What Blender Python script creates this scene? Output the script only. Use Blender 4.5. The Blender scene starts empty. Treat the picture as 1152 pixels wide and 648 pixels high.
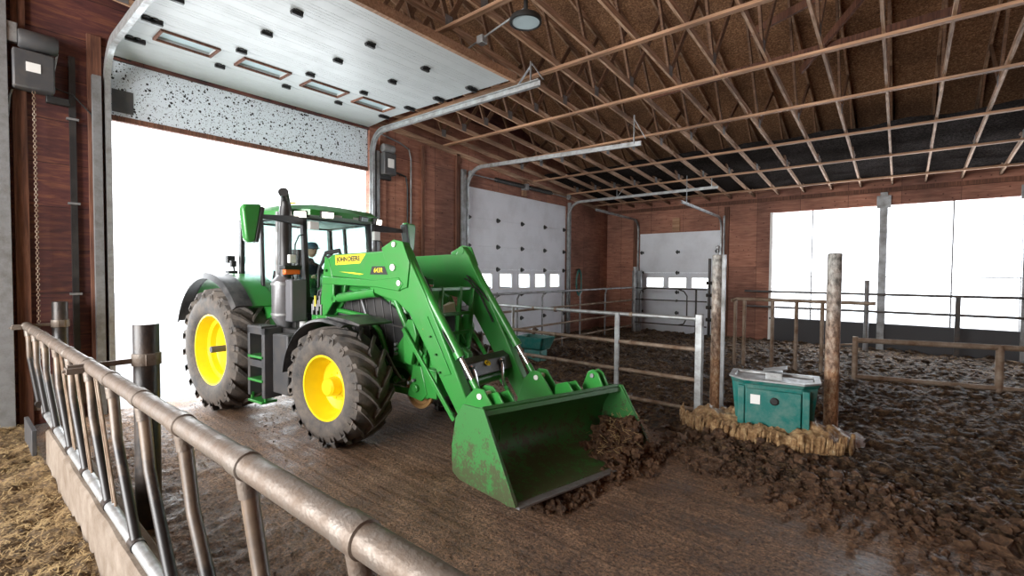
import bpy, math, random
from mathutils import Vector, Matrix, noise, Euler
random.seed(7)
R = math.radians
scn = bpy.context.scene
col = scn.collection

# ------------------------------------------------------------ camera, light, exposure
def make_camera(yaw, pitch, roll, f, h):
    a, b, c = R(yaw), R(pitch), R(roll)
    fw = Vector((-math.sin(a)*math.cos(b), math.cos(a)*math.cos(b), -math.sin(b)))
    r = Vector((math.cos(a), math.sin(a), 0)); u = r.cross(fw)
    r2 = r*math.cos(c)+u*math.sin(c); u2 = -r*math.sin(c)+u*math.cos(c)
    cd = bpy.data.cameras.new('camera'); co = bpy.data.objects.new('camera', cd); col.objects.link(co)
    m = Matrix((r2, u2, -fw)).transposed().to_4x4(); m.translation = (0, 0, h)
    co.matrix_world = m
    cd.sensor_width = 36; cd.lens = f/1152*36; cd.clip_start = .05; cd.clip_end = 400
    scn.camera = co
make_camera(39.705, 1.711, .424, 528.3, 2.15)

world = bpy.data.worlds.new('world'); scn.world = world; world.use_nodes = True
bg = world.node_tree.nodes['Background']
bg.inputs['Color'].default_value = (.93, .965, 1, 1)
bg.inputs['Strength'].default_value = 3.0
scn.view_settings.view_transform = 'Standard'; scn.view_settings.look = 'None'
scn.view_settings.gamma = 1; scn.view_settings.use_curve_mapping = False
scn.view_settings.exposure = 0.5

def area(name, loc, rot, sx, sy, power, color=(1, 1, 1)):
    l = bpy.data.lights.new(name, 'AREA'); l.shape = 'RECTANGLE'; l.size = sx; l.size_y = sy
    l.energy = power; l.color = color
    o = bpy.data.objects.new(name, l); col.objects.link(o); o.location = loc; o.rotation_euler = rot
    return o
# daylight pouring through the big doorway, the long curtain opening and the open side of the barn
area('daylight_open_side', (-5, -6.3, 3.0), (R(90), 0, R(-12)), 8, 4.5, 1350, (1, .985, .96))
area('daylight_door', (-9.9, 3.85, 2.2), (0, R(-90), 0), 4.2, 4.3, 260, (.93, .97, 1))
area('daylight_curtain', (-.2, 17.7, 2.6), (R(-90), 0, 0), 9, 3.3, 450, (.93, .97, 1))

# ------------------------------------------------------------ helpers
def tag(o, label=None, cat=None, group=None, kind=None):
    if label: o['label'] = label
    if cat: o['category'] = cat
    if group: o['group'] = group
    if kind: o['kind'] = kind
    return o
def thing(name, label, cat, loc=(0, 0, 0), rz=0, group=None):
    o = bpy.data.objects.new(name, None); col.objects.link(o); o.empty_display_size = .2
    o.location = loc; o.rotation_euler = (0, 0, rz)
    return tag(o, label, cat, group)
def copy_tree(o, parent=None):
    c = o.copy(); col.objects.link(c); c.parent = parent
    for ch in list(o.children): copy_tree(ch, c)
    return c

class MB:
    def __init__(s): s.v = []; s.f = []; s.m = []
    def add(s, vs, fs, mi=0):
        n = len(s.v); s.v += [tuple(v) for v in vs]; s.f += [tuple(n+i for i in f) for f in fs]; s.m += [mi]*len(fs)
        return s
    def box(s, c, d, rot=None, mi=0):
        x, y, z = d[0]/2, d[1]/2, d[2]/2
        vs = [Vector(p) for p in ((-x,-y,-z),(x,-y,-z),(x,y,-z),(-x,y,-z),(-x,-y,z),(x,-y,z),(x,y,z),(-x,y,z))]
        if rot:
            e = Euler(rot).to_matrix(); vs = [e @ v for v in vs]
        c = Vector(c)
        return s.add([v+c for v in vs], [(0,3,2,1),(4,5,6,7),(0,1,5,4),(1,2,6,5),(2,3,7,6),(3,0,4,7)], mi)
    def b2(s, x0, x1, y0, y1, z0, z1, mi=0):
        return s.box(((x0+x1)/2, (y0+y1)/2, (z0+z1)/2), (abs(x1-x0), abs(y1-y0), abs(z1-z0)), None, mi)
    def bar(s, a, b, w, h, mi=0, up=(0, 0, 1)):
        a, b = Vector(a), Vector(b); t = (b-a).normalized(); u = Vector(up)
        if abs(t.dot(u)) > .98: u = Vector((1, 0, 0))
        r = t.cross(u).normalized(); u = r.cross(t)
        vs = [p+r*sx*w/2+u*sz*h/2 for p in (a, b) for sx, sz in ((-1,-1),(1,-1),(1,1),(-1,1))]
        return s.add(vs, [(0,1,2,3),(7,6,5,4),(0,4,5,1),(1,5,6,2),(2,6,7,3),(3,7,4,0)], mi)
    def tube(s, pts, r, n=12, mi=0, cap=True, closed=False):
        pts = [Vector(p) for p in pts]; k = len(pts); rs = r if isinstance(r, (list, tuple)) else [r]*k
        vs = []; prev = None
        for i, p in enumerate(pts):
            if closed: t = pts[(i+1) % k]-pts[i-1]
            else: t = pts[min(i+1, k-1)]-pts[max(i-1, 0)]
            t.normalize()
            if prev is None:
                a = Vector((0, 0, 1)) if abs(t.z) < .9 else Vector((1, 0, 0))
                u = t.cross(a).normalized()
            else:
                u = prev-t*prev.dot(t); u.normalize()
            prev = u; w = t.cross(u)
            for j in range(n):
                q = 2*math.pi*j/n; vs.append(p+(u*math.cos(q)+w*math.sin(q))*rs[i])
        fs = []
        for i in range(k if closed else k-1):
            a0 = i*n; b0 = ((i+1) % k)*n
            for j in range(n): fs.append((a0+j, a0+(j+1) % n, b0+(j+1) % n, b0+j))
        if cap and not closed: fs += [tuple(range(n-1, -1, -1)), tuple((k-1)*n+j for j in range(n))]
        return s.add(vs, fs, mi)
    def cyl(s, a, b, r, n=16, mi=0): return s.tube([a, b], r, n, mi)
    def prism(s, poly, axis, a0, a1, mi=0):
        # poly in the two other axes order: x->(y,z) y->(x,z) z->(x,y)
        def P(p, q):
            return (q, p[0], p[1]) if axis == 'x' else ((p[0], q, p[1]) if axis == 'y' else (p[0], p[1], q))
        n = len(poly); vs = [P(p, a0) for p in poly]+[P(p, a1) for p in poly]
        fs = [tuple(range(n)), tuple(range(2*n-1, n-1, -1))]+[(i, i+n, (i+1) % n+n, (i+1) % n) for i in range(n)]
        return s.add(vs, fs, mi)
    def lathe(s, prof, c, axis='y', n=32, mi=0, closed=False):
        # prof: list of (radius, along)
        vs = []; c = Vector(c)
        for r_, h in prof:
            for j in range(n):
                q = 2*math.pi*j/n; a, b = r_*math.cos(q), r_*math.sin(q)
                vs.append(c+Vector((a, h, b) if axis == 'y' else ((a, b, h) if axis == 'z' else (h, a, b))))
        fs = []; k = len(prof)
        for i in range(k if closed else k-1):
            i2 = (i+1) % k
            for j in range(n): fs.append((i*n+j, i*n+(j+1) % n, i2*n+(j+1) % n, i2*n+j))
        return s.add(vs, fs, mi)
    def sheet(s, rows, mi=0, thick=None):
        # rows: grid of points
        n = len(rows[0]); vs = [p for r_ in rows for p in r_]
        fs = [(i*n+j, i*n+j+1, (i+1)*n+j+1, (i+1)*n+j) for i in range(len(rows)-1) for j in range(n-1)]
        return s.add(vs, fs, mi)
    def ico(s, c, r, sub=1, jit=.2, sc=(1, 1, 1), mi=0):
        t = (1+5**.5)/2
        V = [Vector(p).normalized() for p in ((-1,t,0),(1,t,0),(-1,-t,0),(1,-t,0),(0,-1,t),(0,1,t),(0,-1,-t),(0,1,-t),(t,0,-1),(t,0,1),(-t,0,-1),(-t,0,1))]
        F = [(0,11,5),(0,5,1),(0,1,7),(0,7,10),(0,10,11),(1,5,9),(5,11,4),(11,10,2),(10,7,6),(7,1,8),(3,9,4),(3,4,2),(3,2,6),(3,6,8),(3,8,9),(4,9,5),(2,4,11),(6,2,10),(8,6,7),(9,8,1)]
        for _ in range(sub):
            mid = {}; NF = []
            def m_(a, b):
                k = (min(a, b), max(a, b))
                if k not in mid: V.append(((V[a]+V[b])/2).normalized()); mid[k] = len(V)-1
                return mid[k]
            for a, b, c_ in F:
                x, y, z = m_(a, b), m_(b, c_), m_(c_, a); NF += [(a,x,z),(b,y,x),(c_,z,y),(x,y,z)]
            F = NF
        o = Vector((random.random()*50, random.random()*50, 0)); c = Vector(c)
        vs = []
        for v in V:
            k = r*(1+jit*(noise.noise(v*1.6+o)*2+noise.noise(v*4.5+o)*1.1))
            vs.append(c+Vector((v.x*sc[0], v.y*sc[1], v.z*sc[2]))*k)
        return s.add(vs, F, mi)
    def build(s, name, mats, parent=None, smooth=30, bevel=0, label=None, solid=0):
        me = bpy.data.meshes.new(name); me.from_pydata(s.v, [], s.f)
        mats = mats if isinstance(mats, (list, tuple)) else [mats]
        for m in mats: me.materials.append(m)
        if any(s.m): me.polygons.foreach_set('material_index', s.m)
        import bmesh
        bm = bmesh.new(); bm.from_mesh(me)
        if not solid: bmesh.ops.recalc_face_normals(bm, faces=bm.faces)
        bm.to_mesh(me); bm.free()
        if smooth:
            me.shade_smooth(); me.set_sharp_from_angle(angle=R(smooth))
        o = bpy.data.objects.new(name, me); col.objects.link(o)
        if parent: o.parent = parent
        if solid:
            md = o.modifiers.new('solid', 'SOLIDIFY'); md.thickness = solid; md.offset = 0
        if bevel:
            md = o.modifiers.new('bevel', 'BEVEL'); md.width = bevel; md.segments = 2; md.limit_method = 'ANGLE'; md.angle_limit = R(40)
            md.harden_normals = False
        if label: o['label'] = label
        return o

def text_mesh(name, body, size, mat, loc, xdir, ydir, parent=None, extrude=.001, align='CENTER', bold=0, shear=0, squash=1):
    cu = bpy.data.curves.new(name, 'FONT'); cu.body = body; cu.size = size; cu.extrude = extrude; cu.align_x = align; cu.align_y = 'CENTER'
    cu.offset = bold; cu.shear = shear
    to = bpy.data.objects.new(name, cu); col.objects.link(to)
    dg = bpy.context.evaluated_depsgraph_get()
    me = bpy.data.meshes.new_from_object(to.evaluated_get(dg)); bpy.data.objects.remove(to); bpy.data.curves.remove(cu)
    X = Vector(xdir).normalized(); Y = Vector(ydir).normalized(); Z = X.cross(Y)
    m = Matrix((X, Y, Z)).transposed().to_4x4(); m.translation = loc
    me.transform(m @ Matrix.Diagonal((squash, 1, 1, 1)))
    me.materials.clear(); me.materials.append(mat)
    o = bpy.data.objects.new(name, me); col.objects.link(o)
    if parent: o.parent = parent
    return o

# ------------------------------------------------------------ materials
def nt(name):
    m = bpy.data.materials.new(name); m.use_nodes = True; t = m.node_tree
    return m, t, t.nodes['Principled BSDF']
def N(t, typ, **kw):
    n = t.nodes.new(typ)
    for k, v in kw.items():
        if k in n.inputs: n.inputs[k].default_value = v
        else: setattr(n, k, v)
    return n
def ramp(t, src, stops):
    r = t.nodes.new('ShaderNodeValToRGB'); e = r.color_ramp.elements
    while len(e) < len(stops): e.new(.5)
    for i, (p, c) in enumerate(stops):
        e[i].position = p; e[i].color = (*c, 1) if len(c) == 3 else c
    t.links.new(src, r.inputs[0]); return r
def coords(t, kind='Object', scale=(1, 1, 1), rot=(0, 0, 0)):
    tc = t.nodes.new('ShaderNodeTexCoord'); mp = t.nodes.new('ShaderNodeMapping')
    mp.inputs['Scale'].default_value = scale; mp.inputs['Rotation'].default_value = rot
    t.links.new(tc.outputs[kind], mp.inputs[0]); return mp.outputs[0]
def mixc(t, f, a, b, mode='MIX'):
    m = t.nodes.new('ShaderNodeMix'); m.data_type = 'RGBA'; m.blend_type = mode
    for s_, v in ((0, f), (6, a), (7, b)):
        if hasattr(v, 'is_linked') or isinstance(v, bpy.types.NodeSocket): t.links.new(v, m.inputs[s_])
        else: m.inputs[s_].default_value = v if s_ == 0 else (*v, 1)
    return m.outputs[2]
def simple(name, c, rough=.5, metal=0, dirt=0, dirtc=(.09, .06, .035), ds=3, bump=0, bs=40, coat=0, spec=.5, seed=0):
    m, t, p = nt(name)
    p.inputs['Roughness'].default_value = rough; p.inputs['Metallic'].default_value = metal
    p.inputs['Specular IOR Level'].default_value = spec
    if coat: p.inputs['Coat Weight'].default_value = coat; p.inputs['Coat Roughness'].default_value = .15
    co = coords(t)
    if dirt:
        n = N(t, 'ShaderNodeTexNoise', Scale=ds, Detail=8, Roughness=.65); t.links.new(co, n.inputs[0])
        r = ramp(t, n.outputs[0], [(.5-dirt*.25, (0, 0, 0)), (.78-dirt*.1, (1, 1, 1))])
        mf = N(t, 'ShaderNodeMath', operation='MULTIPLY'); t.links.new(r.outputs[0], mf.inputs[0]); mf.inputs[1].default_value = min(1, dirt*1.6)
        t.links.new(mixc(t, mf.outputs[0], c, dirtc), p.inputs['Base Color'])
        rr = N(t, 'ShaderNodeMapRange'); t.links.new(mf.outputs[0], rr.inputs[0]); rr.inputs[3].default_value = rough; rr.inputs[4].default_value = min(.9, rough+.35)
        t.links.new(rr.outputs[0], p.inputs['Roughness'])
    else: p.inputs['Base Color'].default_value = (*c, 1)
    if bump:
        n = N(t, 'ShaderNodeTexNoise', Scale=bs, Detail=5); t.links.new(co, n.inputs[0])
        b = N(t, 'ShaderNodeBump', Strength=bump, Distance=.01); t.links.new(n.outputs[0], b.inputs['Height']); t.links.new(b.outputs[0], p.inputs['Normal'])
    return m
def wood(name, a, b, c, scale=(1.2, 1.2, 14), rough=.8, panel=None, patch=None, nails=False):
    """grain stretched along the axis that has the small scale"""
    m, t, p = nt(name); p.inputs['Roughness'].default_value = rough
    co = coords(t, 'Object', scale)
    n = N(t, 'ShaderNodeTexNoise', Scale=2.2, Detail=9, Roughness=.62, Distortion=.6); t.links.new(co, n.inputs[0])
    r = ramp(t, n.outputs[0], [(.3, a), (.5, b), (.72, c)])
    cc = r.outputs[0]
    n2 = N(t, 'ShaderNodeTexNoise', Scale=.8, Detail=4); t.links.new(coords(t), n2.inputs[0])
    r2 = ramp(t, n2.outputs[0], [(.35, (.62, .6, .6)), (.65, (1.15, 1.12, 1.1))])
    cc = mixc(t, 1.0, cc, r2.outputs[0], 'MULTIPLY')
    if panel:
        br = N(t, 'ShaderNodeTexBrick', Scale=1.0); br.offset = 0; br.inputs['Brick Width'].default_value = panel[0]; br.inputs['Row Height'].default_value = panel[1]
        br.inputs['Mortar Size'].default_value = .006; br.inputs['Color1'].default_value = (.75, .7, .7, 1); br.inputs['Color2'].default_value = (1.25, 1.2, 1.15, 1); br.inputs['Mortar'].default_value = (.2, .18, .18, 1)
        sx = N(t, 'ShaderNodeSeparateXYZ'); t.links.new(coords(t), sx.inputs[0]); cb = N(t, 'ShaderNodeCombineXYZ')
        ad = N(t, 'ShaderNodeMath', operation='ADD'); t.links.new(sx.outputs[0], ad.inputs[0]); t.links.new(sx.outputs[1], ad.inputs[1])
        t.links.new(ad.outputs[0], cb.inputs[0]); t.links.new(sx.outputs[2], cb.inputs[1]); t.links.new(cb.outputs[0], br.inputs[0])
        cc = mixc(t, .85, cc, br.outputs[0], 'MULTIPLY')
    if nails:
        v = N(t, 'ShaderNodeTexVoronoi', Scale=5.5); t.links.new(coords(t), v.inputs[0]); v.inputs['Randomness'].default_value = .6
        rv = ramp(t, v.outputs['Distance'], [(.07, (.18, .1, .08)), (.13, (1, 1, 1))])
        cc = mixc(t, .8, cc, rv.outputs[0], 'MULTIPLY')
    t.links.new(cc, p.inputs['Base Color'])
    bu = N(t, 'ShaderNodeBump', Strength=.25, Distance=.01); t.links.new(n.outputs[0], bu.inputs['Height']); t.links.new(bu.outputs[0], p.inputs['Normal'])
    return m
M = {}
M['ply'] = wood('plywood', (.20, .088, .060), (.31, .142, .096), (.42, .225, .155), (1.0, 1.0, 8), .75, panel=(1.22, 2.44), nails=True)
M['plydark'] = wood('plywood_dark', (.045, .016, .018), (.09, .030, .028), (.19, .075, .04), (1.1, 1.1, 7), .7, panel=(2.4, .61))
M['lumber'] = wood('lumber', (.08, .042, .024), (.17, .09, .05), (.28, .16, .095), (.5, 14, 14), .75)
M['lumberx'] = wood('lumber_cross', (.21, .11, .058), (.37, .21, .12), (.52, .33, .21), (.5, 14, 14), .75)
M['lumbery'] = wood('lumber_long', (.20, .115, .068), (.40, .25, .155), (.66, .48, .35), (14, .6, 14), .75)
M['osb'] = wood('sheathing', (.07, .03, .015), (.25, .125, .06), (.60, .36, .20), (14, 14, 14), .85)
M['timber'] = wood('timber', (.07, .028, .018), (.14, .058, .034), (.24, .11, .065), (14, 14, .8), .8)
M['galv'] = simple('galvanised', (.43, .45, .46), .45, .7, .5, (.17, .15, .13), 6, .15, 60)
M['galvd'] = simple('galvanised_dull', (.30, .31, .32), .5, .6, .4, (.10, .08, .06), 5, .15, 60)
M['pipe'] = simple('worn_pipe', (.20, .172, .148), .42, .45, .55, (.13, .085, .055), 9, .3, 70)
M['piperust'] = simple('rusty_pipe', (.30, .24, .185), .55, .3, .75, (.14, .075, .038), 4, .3, 50)
M['pipeblk'] = simple('black_pipe', (.022, .02, .02), .34, .2, .35, (.11, .07, .045), 6, .2, 60)
def postm():
    m, t, p = nt('weathered_post'); p.inputs['Roughness'].default_value = .6; p.inputs['Metallic'].default_value = .15
    co = coords(t); n = N(t, 'ShaderNodeTexNoise', Scale=22, Detail=6, Roughness=.7); t.links.new(coords(t, 'Object', (1, 1, .5)), n.inputs[0])
    g1 = ramp(t, n.outputs[0], [(.38, (.10, .095, .085)), (.52, (.30, .285, .26)), (.66, (.46, .45, .42))])
    r1 = ramp(t, n.outputs[0], [(.36, (.09, .035, .014)), (.52, (.30, .15, .07)), (.68, (.48, .36, .24))])
    sx = N(t, 'ShaderNodeSeparateXYZ'); t.links.new(co, sx.inputs[0]); n2 = N(t, 'ShaderNodeTexNoise', Scale=5, Detail=5); t.links.new(co, n2.inputs[0])
    ad = N(t, 'ShaderNodeMath', operation='MULTIPLY_ADD'); t.links.new(n2.outputs[0], ad.inputs[0]); ad.inputs[1].default_value = 1.6; t.links.new(sx.outputs[2], ad.inputs[2])
    mr = N(t, 'ShaderNodeMapRange'); t.links.new(ad.outputs[0], mr.inputs[0]); mr.inputs[1].default_value = 1.5; mr.inputs[2].default_value = 3.0
    t.links.new(mixc(t, mr.outputs[0], r1.outputs[0], g1.outputs[0]), p.inputs['Base Color'])
    b = N(t, 'ShaderNodeBump', Strength=.3, Distance=.01); t.links.new(n.outputs[0], b.inputs['Height']); t.links.new(b.outputs[0], p.inputs['Normal']); return m
M['postmat'] = postm()
def muddy(name, c, mud, z0, z1):
    m, t, p = nt(name); p.inputs['Roughness'].default_value = .42; co = coords(t)
    n = N(t, 'ShaderNodeTexNoise', Scale=7, Detail=9, Roughness=.7); t.links.new(co, n.inputs[0])
    v = N(t, 'ShaderNodeTexNoise', Scale=45, Detail=3); t.links.new(co, v.inputs[0])
    sx = N(t, 'ShaderNodeSeparateXYZ'); t.links.new(co, sx.inputs[0])
    mr = N(t, 'ShaderNodeMapRange'); t.links.new(sx.outputs[2], mr.inputs[0]); mr.inputs[1].default_value = z0; mr.inputs[2].default_value = z1; mr.inputs[3].default_value = .20; mr.inputs[4].default_value = -.10
    a1 = N(t, 'ShaderNodeMath', operation='ADD'); t.links.new(n.outputs[0], a1.inputs[0]); t.links.new(mr.outputs[0], a1.inputs[1])
    a2 = N(t, 'ShaderNodeMath', operation='MULTIPLY_ADD'); t.links.new(v.outputs[0], a2.inputs[0]); a2.inputs[1].default_value = .5; t.links.new(a1.outputs[0], a2.inputs[2])
    r = ramp(t, a2.outputs[0], [(.80, (0, 0, 0)), (.90, (1, 1, 1))]); mm = N(t, 'ShaderNodeMath', operation='MULTIPLY'); t.links.new(r.outputs[0], mm.inputs[0]); mm.inputs[1].default_value = .85
    t.links.new(mixc(t, mm.outputs[0], c, mud), p.inputs['Base Color'])
    return m
M['steel'] = simple('bright_steel', (.7, .71, .73), .22, .9)
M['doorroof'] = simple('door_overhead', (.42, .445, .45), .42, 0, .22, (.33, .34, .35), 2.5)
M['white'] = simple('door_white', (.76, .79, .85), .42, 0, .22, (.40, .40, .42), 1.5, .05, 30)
M['black'] = simple('black_iron', (.02, .02, .02), .5, .2)
M['dkgrey'] = simple('dark_grey', (.055, .056, .06), .5, 0, .3, (.12, .10, .08), 6)
M['green'] = simple('tractor_green', (.030, .245, .040), .30, 0, .2, (.07, .15, .04), 5, 0, 40, .4)
M['greenb'] = muddy('bucket_green', (.04, .185, .045), (.065, .06, .03), 0, .7)
M['greend'] = simple('deep_green', (.012, .13, .022), .4, 0, .3, (.05, .06, .03), 5)
M['yellow'] = simple('rim_yellow', (.87, .66, .01), .35, 0, .12, (.5, .38, .05), 6, 0, 40, .2)
M['rubber'] = simple('tyre_rubber', (.034, .034, .035), .6, 0, .75, (.17, .14, .115), 6, .5, 45)
M['mufgrey'] = simple('muffler_grey', (.22, .22, .23), .35, .5, .3, (.1, .09, .08), 8)
M['mufgrey2'] = simple('box_grey', (.13, .13, .14), .5)
M['plastic'] = simple('black_plastic', (.02, .02, .021), .38, 0, .25, (.08, .07, .06), 4)
M['fender'] = simple('fender_black', (.022, .022, .024), .34, 0, .35, (.17, .16, .15), 5)
M['rustdisc'] = simple('rusty_disc', (.42, .25, .10), .45, .5, .4, (.2, .08, .03), 5)
M['teal'] = simple('waterer_teal', (.0, .135, .115), .45, 0, .3, (.22, .27, .23), 7, .1, 30)
M['label'] = simple('white_label', (.8, .8, .78), .5)
M['orange'] = simple('orange_lens', (.9, .16, .03), .3)
M['decalyel'] = simple('decal_yellow', (.9, .72, .02), .4)
M['skin'] = simple('skin', (.5, .27, .19), .5)
M['jacket'] = simple('jacket', (.02, .025, .035), .8)
M['capblue'] = simple('cap', (.03, .10, .16), .8)
M['snow'] = simple('snow', (.5, .51, .53), .8)
M['concrete'] = simple('concrete', (.25, .205, .165), .85, 0, .7, (.13, .092, .062), 4, .6, 25)
M['wax'] = simple('grey_board', (.06, .06, .065), .7)

def glass(name, tint=(.93, .97, .98), alpha=.12, rough=.03):
    m, t, p = nt(name); t.nodes.remove(p)
    out = t.nodes['Material Output']; g = N(t, 'ShaderNodeBsdfGlossy', Roughness=rough); tr = N(t, 'ShaderNodeBsdfTransparent')
    tr.inputs[0].default_value = (*tint, 1); mx = N(t, 'ShaderNodeMixShader'); mx.inputs[0].default_value = alpha
    t.links.new(tr.outputs[0], mx.inputs[1]); t.links.new(g.outputs[0], mx.inputs[2]); t.links.new(mx.outputs[0], out.inputs[0])
    return m
M['glass'] = glass('cab_glass', (.80, .88, .86), .13)
M['pane'] = glass('door_pane', (.97, .98, .99), .04)
def emit(name, c, s):
    m, t, p = nt(name); p.inputs['Emission Color'].default_value = (*c, 1); p.inputs['Emission Strength'].default_value = s; p.inputs['Base Color'].default_value = (*c, 1); return m
M['lamp'] = emit('lit_lamp', (1, .93, .8), 2.6)
M['lampoff'] = simple('lamp_glass', (.42, .52, .55), .15)
def curtain():
    m, t, p = nt('clear_curtain'); t.nodes.remove(p); out = t.nodes['Material Output']
    a = N(t, 'ShaderNodeBsdfTransparent'); a.inputs[0].default_value = (.96, .965, .97, 1); b = N(t, 'ShaderNodeBsdfTranslucent'); b.inputs[0].default_value = (.85, .86, .88, 1)
    mx = N(t, 'ShaderNodeMixShader'); mx.inputs[0].default_value = .35
    t.links.new(a.outputs[0], mx.inputs[1]); t.links.new(b.outputs[0], mx.inputs[2]); t.links.new(mx.outputs[0], out.inputs[0]); return m
M['curtain'] = curtain()

def splatter():
    m, t, p = nt('door_splattered'); p.inputs['Roughness'].default_value = .5
    cc = (.66, .72, .78)
    out = None
    for sc, th, seed in ((17, .10, 0), (33, .11, 7), (64, .13, 3)):
        v = N(t, 'ShaderNodeTexVoronoi', Scale=sc); mp = coords(t, 'Object', (0.0, 1, 1)); t.links.new(mp, v.inputs[0])
        wn = N(t, 'ShaderNodeMath', operation='MULTIPLY'); sp = N(t, 'ShaderNodeSeparateColor'); t.links.new(v.outputs['Color'], sp.inputs[0])
        pw = N(t, 'ShaderNodeMath', operation='POWER'); t.links.new(sp.outputs[0], pw.inputs[0]); pw.inputs[1].default_value = 2.2
        wn.inputs[1].default_value = .36; t.links.new(pw.outputs[0], wn.inputs[0])
        lt = N(t, 'ShaderNodeMath', operation='LESS_THAN'); t.links.new(v.outputs['Distance'], lt.inputs[0]); t.links.new(wn.outputs[0], lt.inputs[1])
        if out is None: out = lt.outputs[0]
        else:
            mxx = N(t, 'ShaderNodeMath', operation='MAXIMUM'); t.links.new(out, mxx.inputs[0]); t.links.new(lt.outputs[0], mxx.inputs[1]); out = mxx.outputs[0]
    t.links.new(mixc(t, out, cc, (.012, .012, .014)), p.inputs['Base Color']); return m
M['splat'] = splatter()

def mudfloor():
    m, t, p = nt('alley_mud')
    co = coords(t)
    n1 = N(t, 'ShaderNodeTexNoise', Scale=2.0, Detail=10, Roughness=.68); t.links.new(co, n1.inputs[0])
    n2 = N(t, 'ShaderNodeTexNoise', Scale=42, Detail=5, Roughness=.75); t.links.new(co, n2.inputs[0])
    st = coords(t, 'Object', (.45, 11, 1))
    n3 = N(t, 'ShaderNodeTexNoise', Scale=1.6, Detail=7, Roughness=.6); t.links.new(st, n3.inputs[0])
    w = N(t, 'ShaderNodeTexWave', Scale=2.6, Distortion=2.2, Detail=4); w.bands_direction = 'Y'; w.inputs['Detail Scale'].default_value = 2.5
    t.links.new(coords(t, 'Object', (.25, 1, 1)), w.inputs[0])
    base = ramp(t, n1.outputs[0], [(.25, (.065, .036, .020)), (.45, (.15, .088, .050)), (.6, (.23, .145, .090)), (.75, (.34, .25, .18))])
    c2 = ramp(t, n2.outputs[0], [(.38, (.2, .17, .15)), (.5, (1, 1, 1)), (.64, (2.3, 2.15, 2.0))])
    cc = mixc(t, .8, base.outputs[0], c2.outputs[0], 'MULTIPLY')
    c3 = ramp(t, n3.outputs[0], [(.38, (.7, .66, .62)), (.6, (1.2, 1.15, 1.1))])
    cc = mixc(t, .4, cc, c3.outputs[0], 'MULTIPLY')
    t.links.new(cc, p.inputs['Base Color'])
    rr = ramp(t, n1.outputs[0], [(.35, (.32,)*3), (.6, (.75,)*3)]); t.links.new(rr.outputs[0], p.inputs['Roughness'])
    # grooves cut in the concrete
    ad = N(t, 'ShaderNodeMath', operation='MULTIPLY_ADD'); t.links.new(w.outputs[0], ad.inputs[0]); ad.inputs[1].default_value = .18; t.links.new(n2.outputs[0], ad.inputs[2])
    ad2 = N(t, 'ShaderNodeMath', operation='MULTIPLY_ADD'); t.links.new(n3.outputs[0], ad2.inputs[0]); ad2.inputs[1].default_value = .45; t.links.new(ad.outputs[0], ad2.inputs[2])
    b = N(t, 'ShaderNodeBump', Strength=1, Distance=.03); t.links.new(ad2.outputs[0], b.inputs['Height']); t.links.new(b.outputs[0], p.inputs['Normal'])
    return m
M['mud'] = mudfloor()
def bedding(name, a, b, c, d, rough=.8, sc=7, bd=.05, spec=.5):
    m, t, p = nt(name); co = coords(t); p.inputs['Specular IOR Level'].default_value = spec
    n1 = N(t, 'ShaderNodeTexNoise', Scale=sc, Detail=12, Roughness=.75, Distortion=.4); t.links.new(co, n1.inputs[0])
    n2 = N(t, 'ShaderNodeTexNoise', Scale=.8, Detail=4); t.links.new(co, n2.inputs[0])
    r = ramp(t, n1.outputs[0], [(.32, a), (.47, b), (.58, c), (.72, d)])
    r2 = ramp(t, n2.outputs[0], [(.35, (.6, .58, .55)), (.65, (1.2, 1.2, 1.2))])
    t.links.new(mixc(t, .9, r.outputs[0], r2.outputs[0], 'MULTIPLY'), p.inputs['Base Color'])
    rr = ramp(t, n1.outputs[0], [(.35, (max(.25, rough-.35),)*3), (.6, (rough,)*3)]); t.links.new(rr.outputs[0], p.inputs['Roughness'])
    bu = N(t, 'ShaderNodeBump', Strength=1, Distance=bd); t.links.new(n1.outputs[0], bu.inputs['Height']); t.links.new(bu.outputs[0], p.inputs['Normal'])
    return m
M['bed'] = bedding('trodden_bedding', (.014, .008, .005), (.065, .036, .018), (.19, .112, .056), (.46, .32, .18), .85, 11, .12, .35)
M['clod'] = bedding('mud_clod', (.03, .015, .008), (.09, .045, .022), (.17, .09, .045), (.30, .19, .11), .75, 14, .05)
M['ice'] = bedding('frozen_crust', (.13, .065, .028), (.38, .22, .10), (.60, .41, .21), (.85, .72, .52), .45, 14, .05)
M['hay'] = bedding('silage', (.05, .028, .010), (.15, .09, .036), (.34, .22, .10), (.60, .45, .26), .9, 22, .06)
M['straw'] = simple('straw', (.50, .36, .17), .8, 0, .6, (.22, .13, .055), 3)
M['dullstraw'] = simple('dull_straw', (.26, .18, .09), .8, 0, .6, (.09, .05, .025), 3)
def barmix():
    m, t, p = nt('worn_black_bar'); p.inputs['Roughness'].default_value = .4; co = coords(t)
    n = N(t, 'ShaderNodeTexNoise', Scale=6, Detail=7, Roughness=.65); t.links.new(co, n.inputs[0])
    sx = N(t, 'ShaderNodeSeparateXYZ'); t.links.new(co, sx.inputs[0])
    a = N(t, 'ShaderNodeMath', operation='MULTIPLY_ADD'); t.links.new(n.outputs[0], a.inputs[0]); a.inputs[1].default_value = .9; t.links.new(sx.outputs[2], a.inputs[2])
    r = ramp(t, a.outputs[0], [(.0, (.02, .018, .018)), (.5, (.02, .018, .018)), (1, (.21, .15, .105))])
    mr = N(t, 'ShaderNodeMapRange'); t.links.new(a.outputs[0], mr.inputs[0]); mr.inputs[1].default_value = .9; mr.inputs[2].default_value = 1.75; t.links.new(mr.outputs[0], r.inputs[0])
    t.links.new(r.outputs[0], p.inputs['Base Color']); return m
M['barmix'] = barmix()
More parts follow.
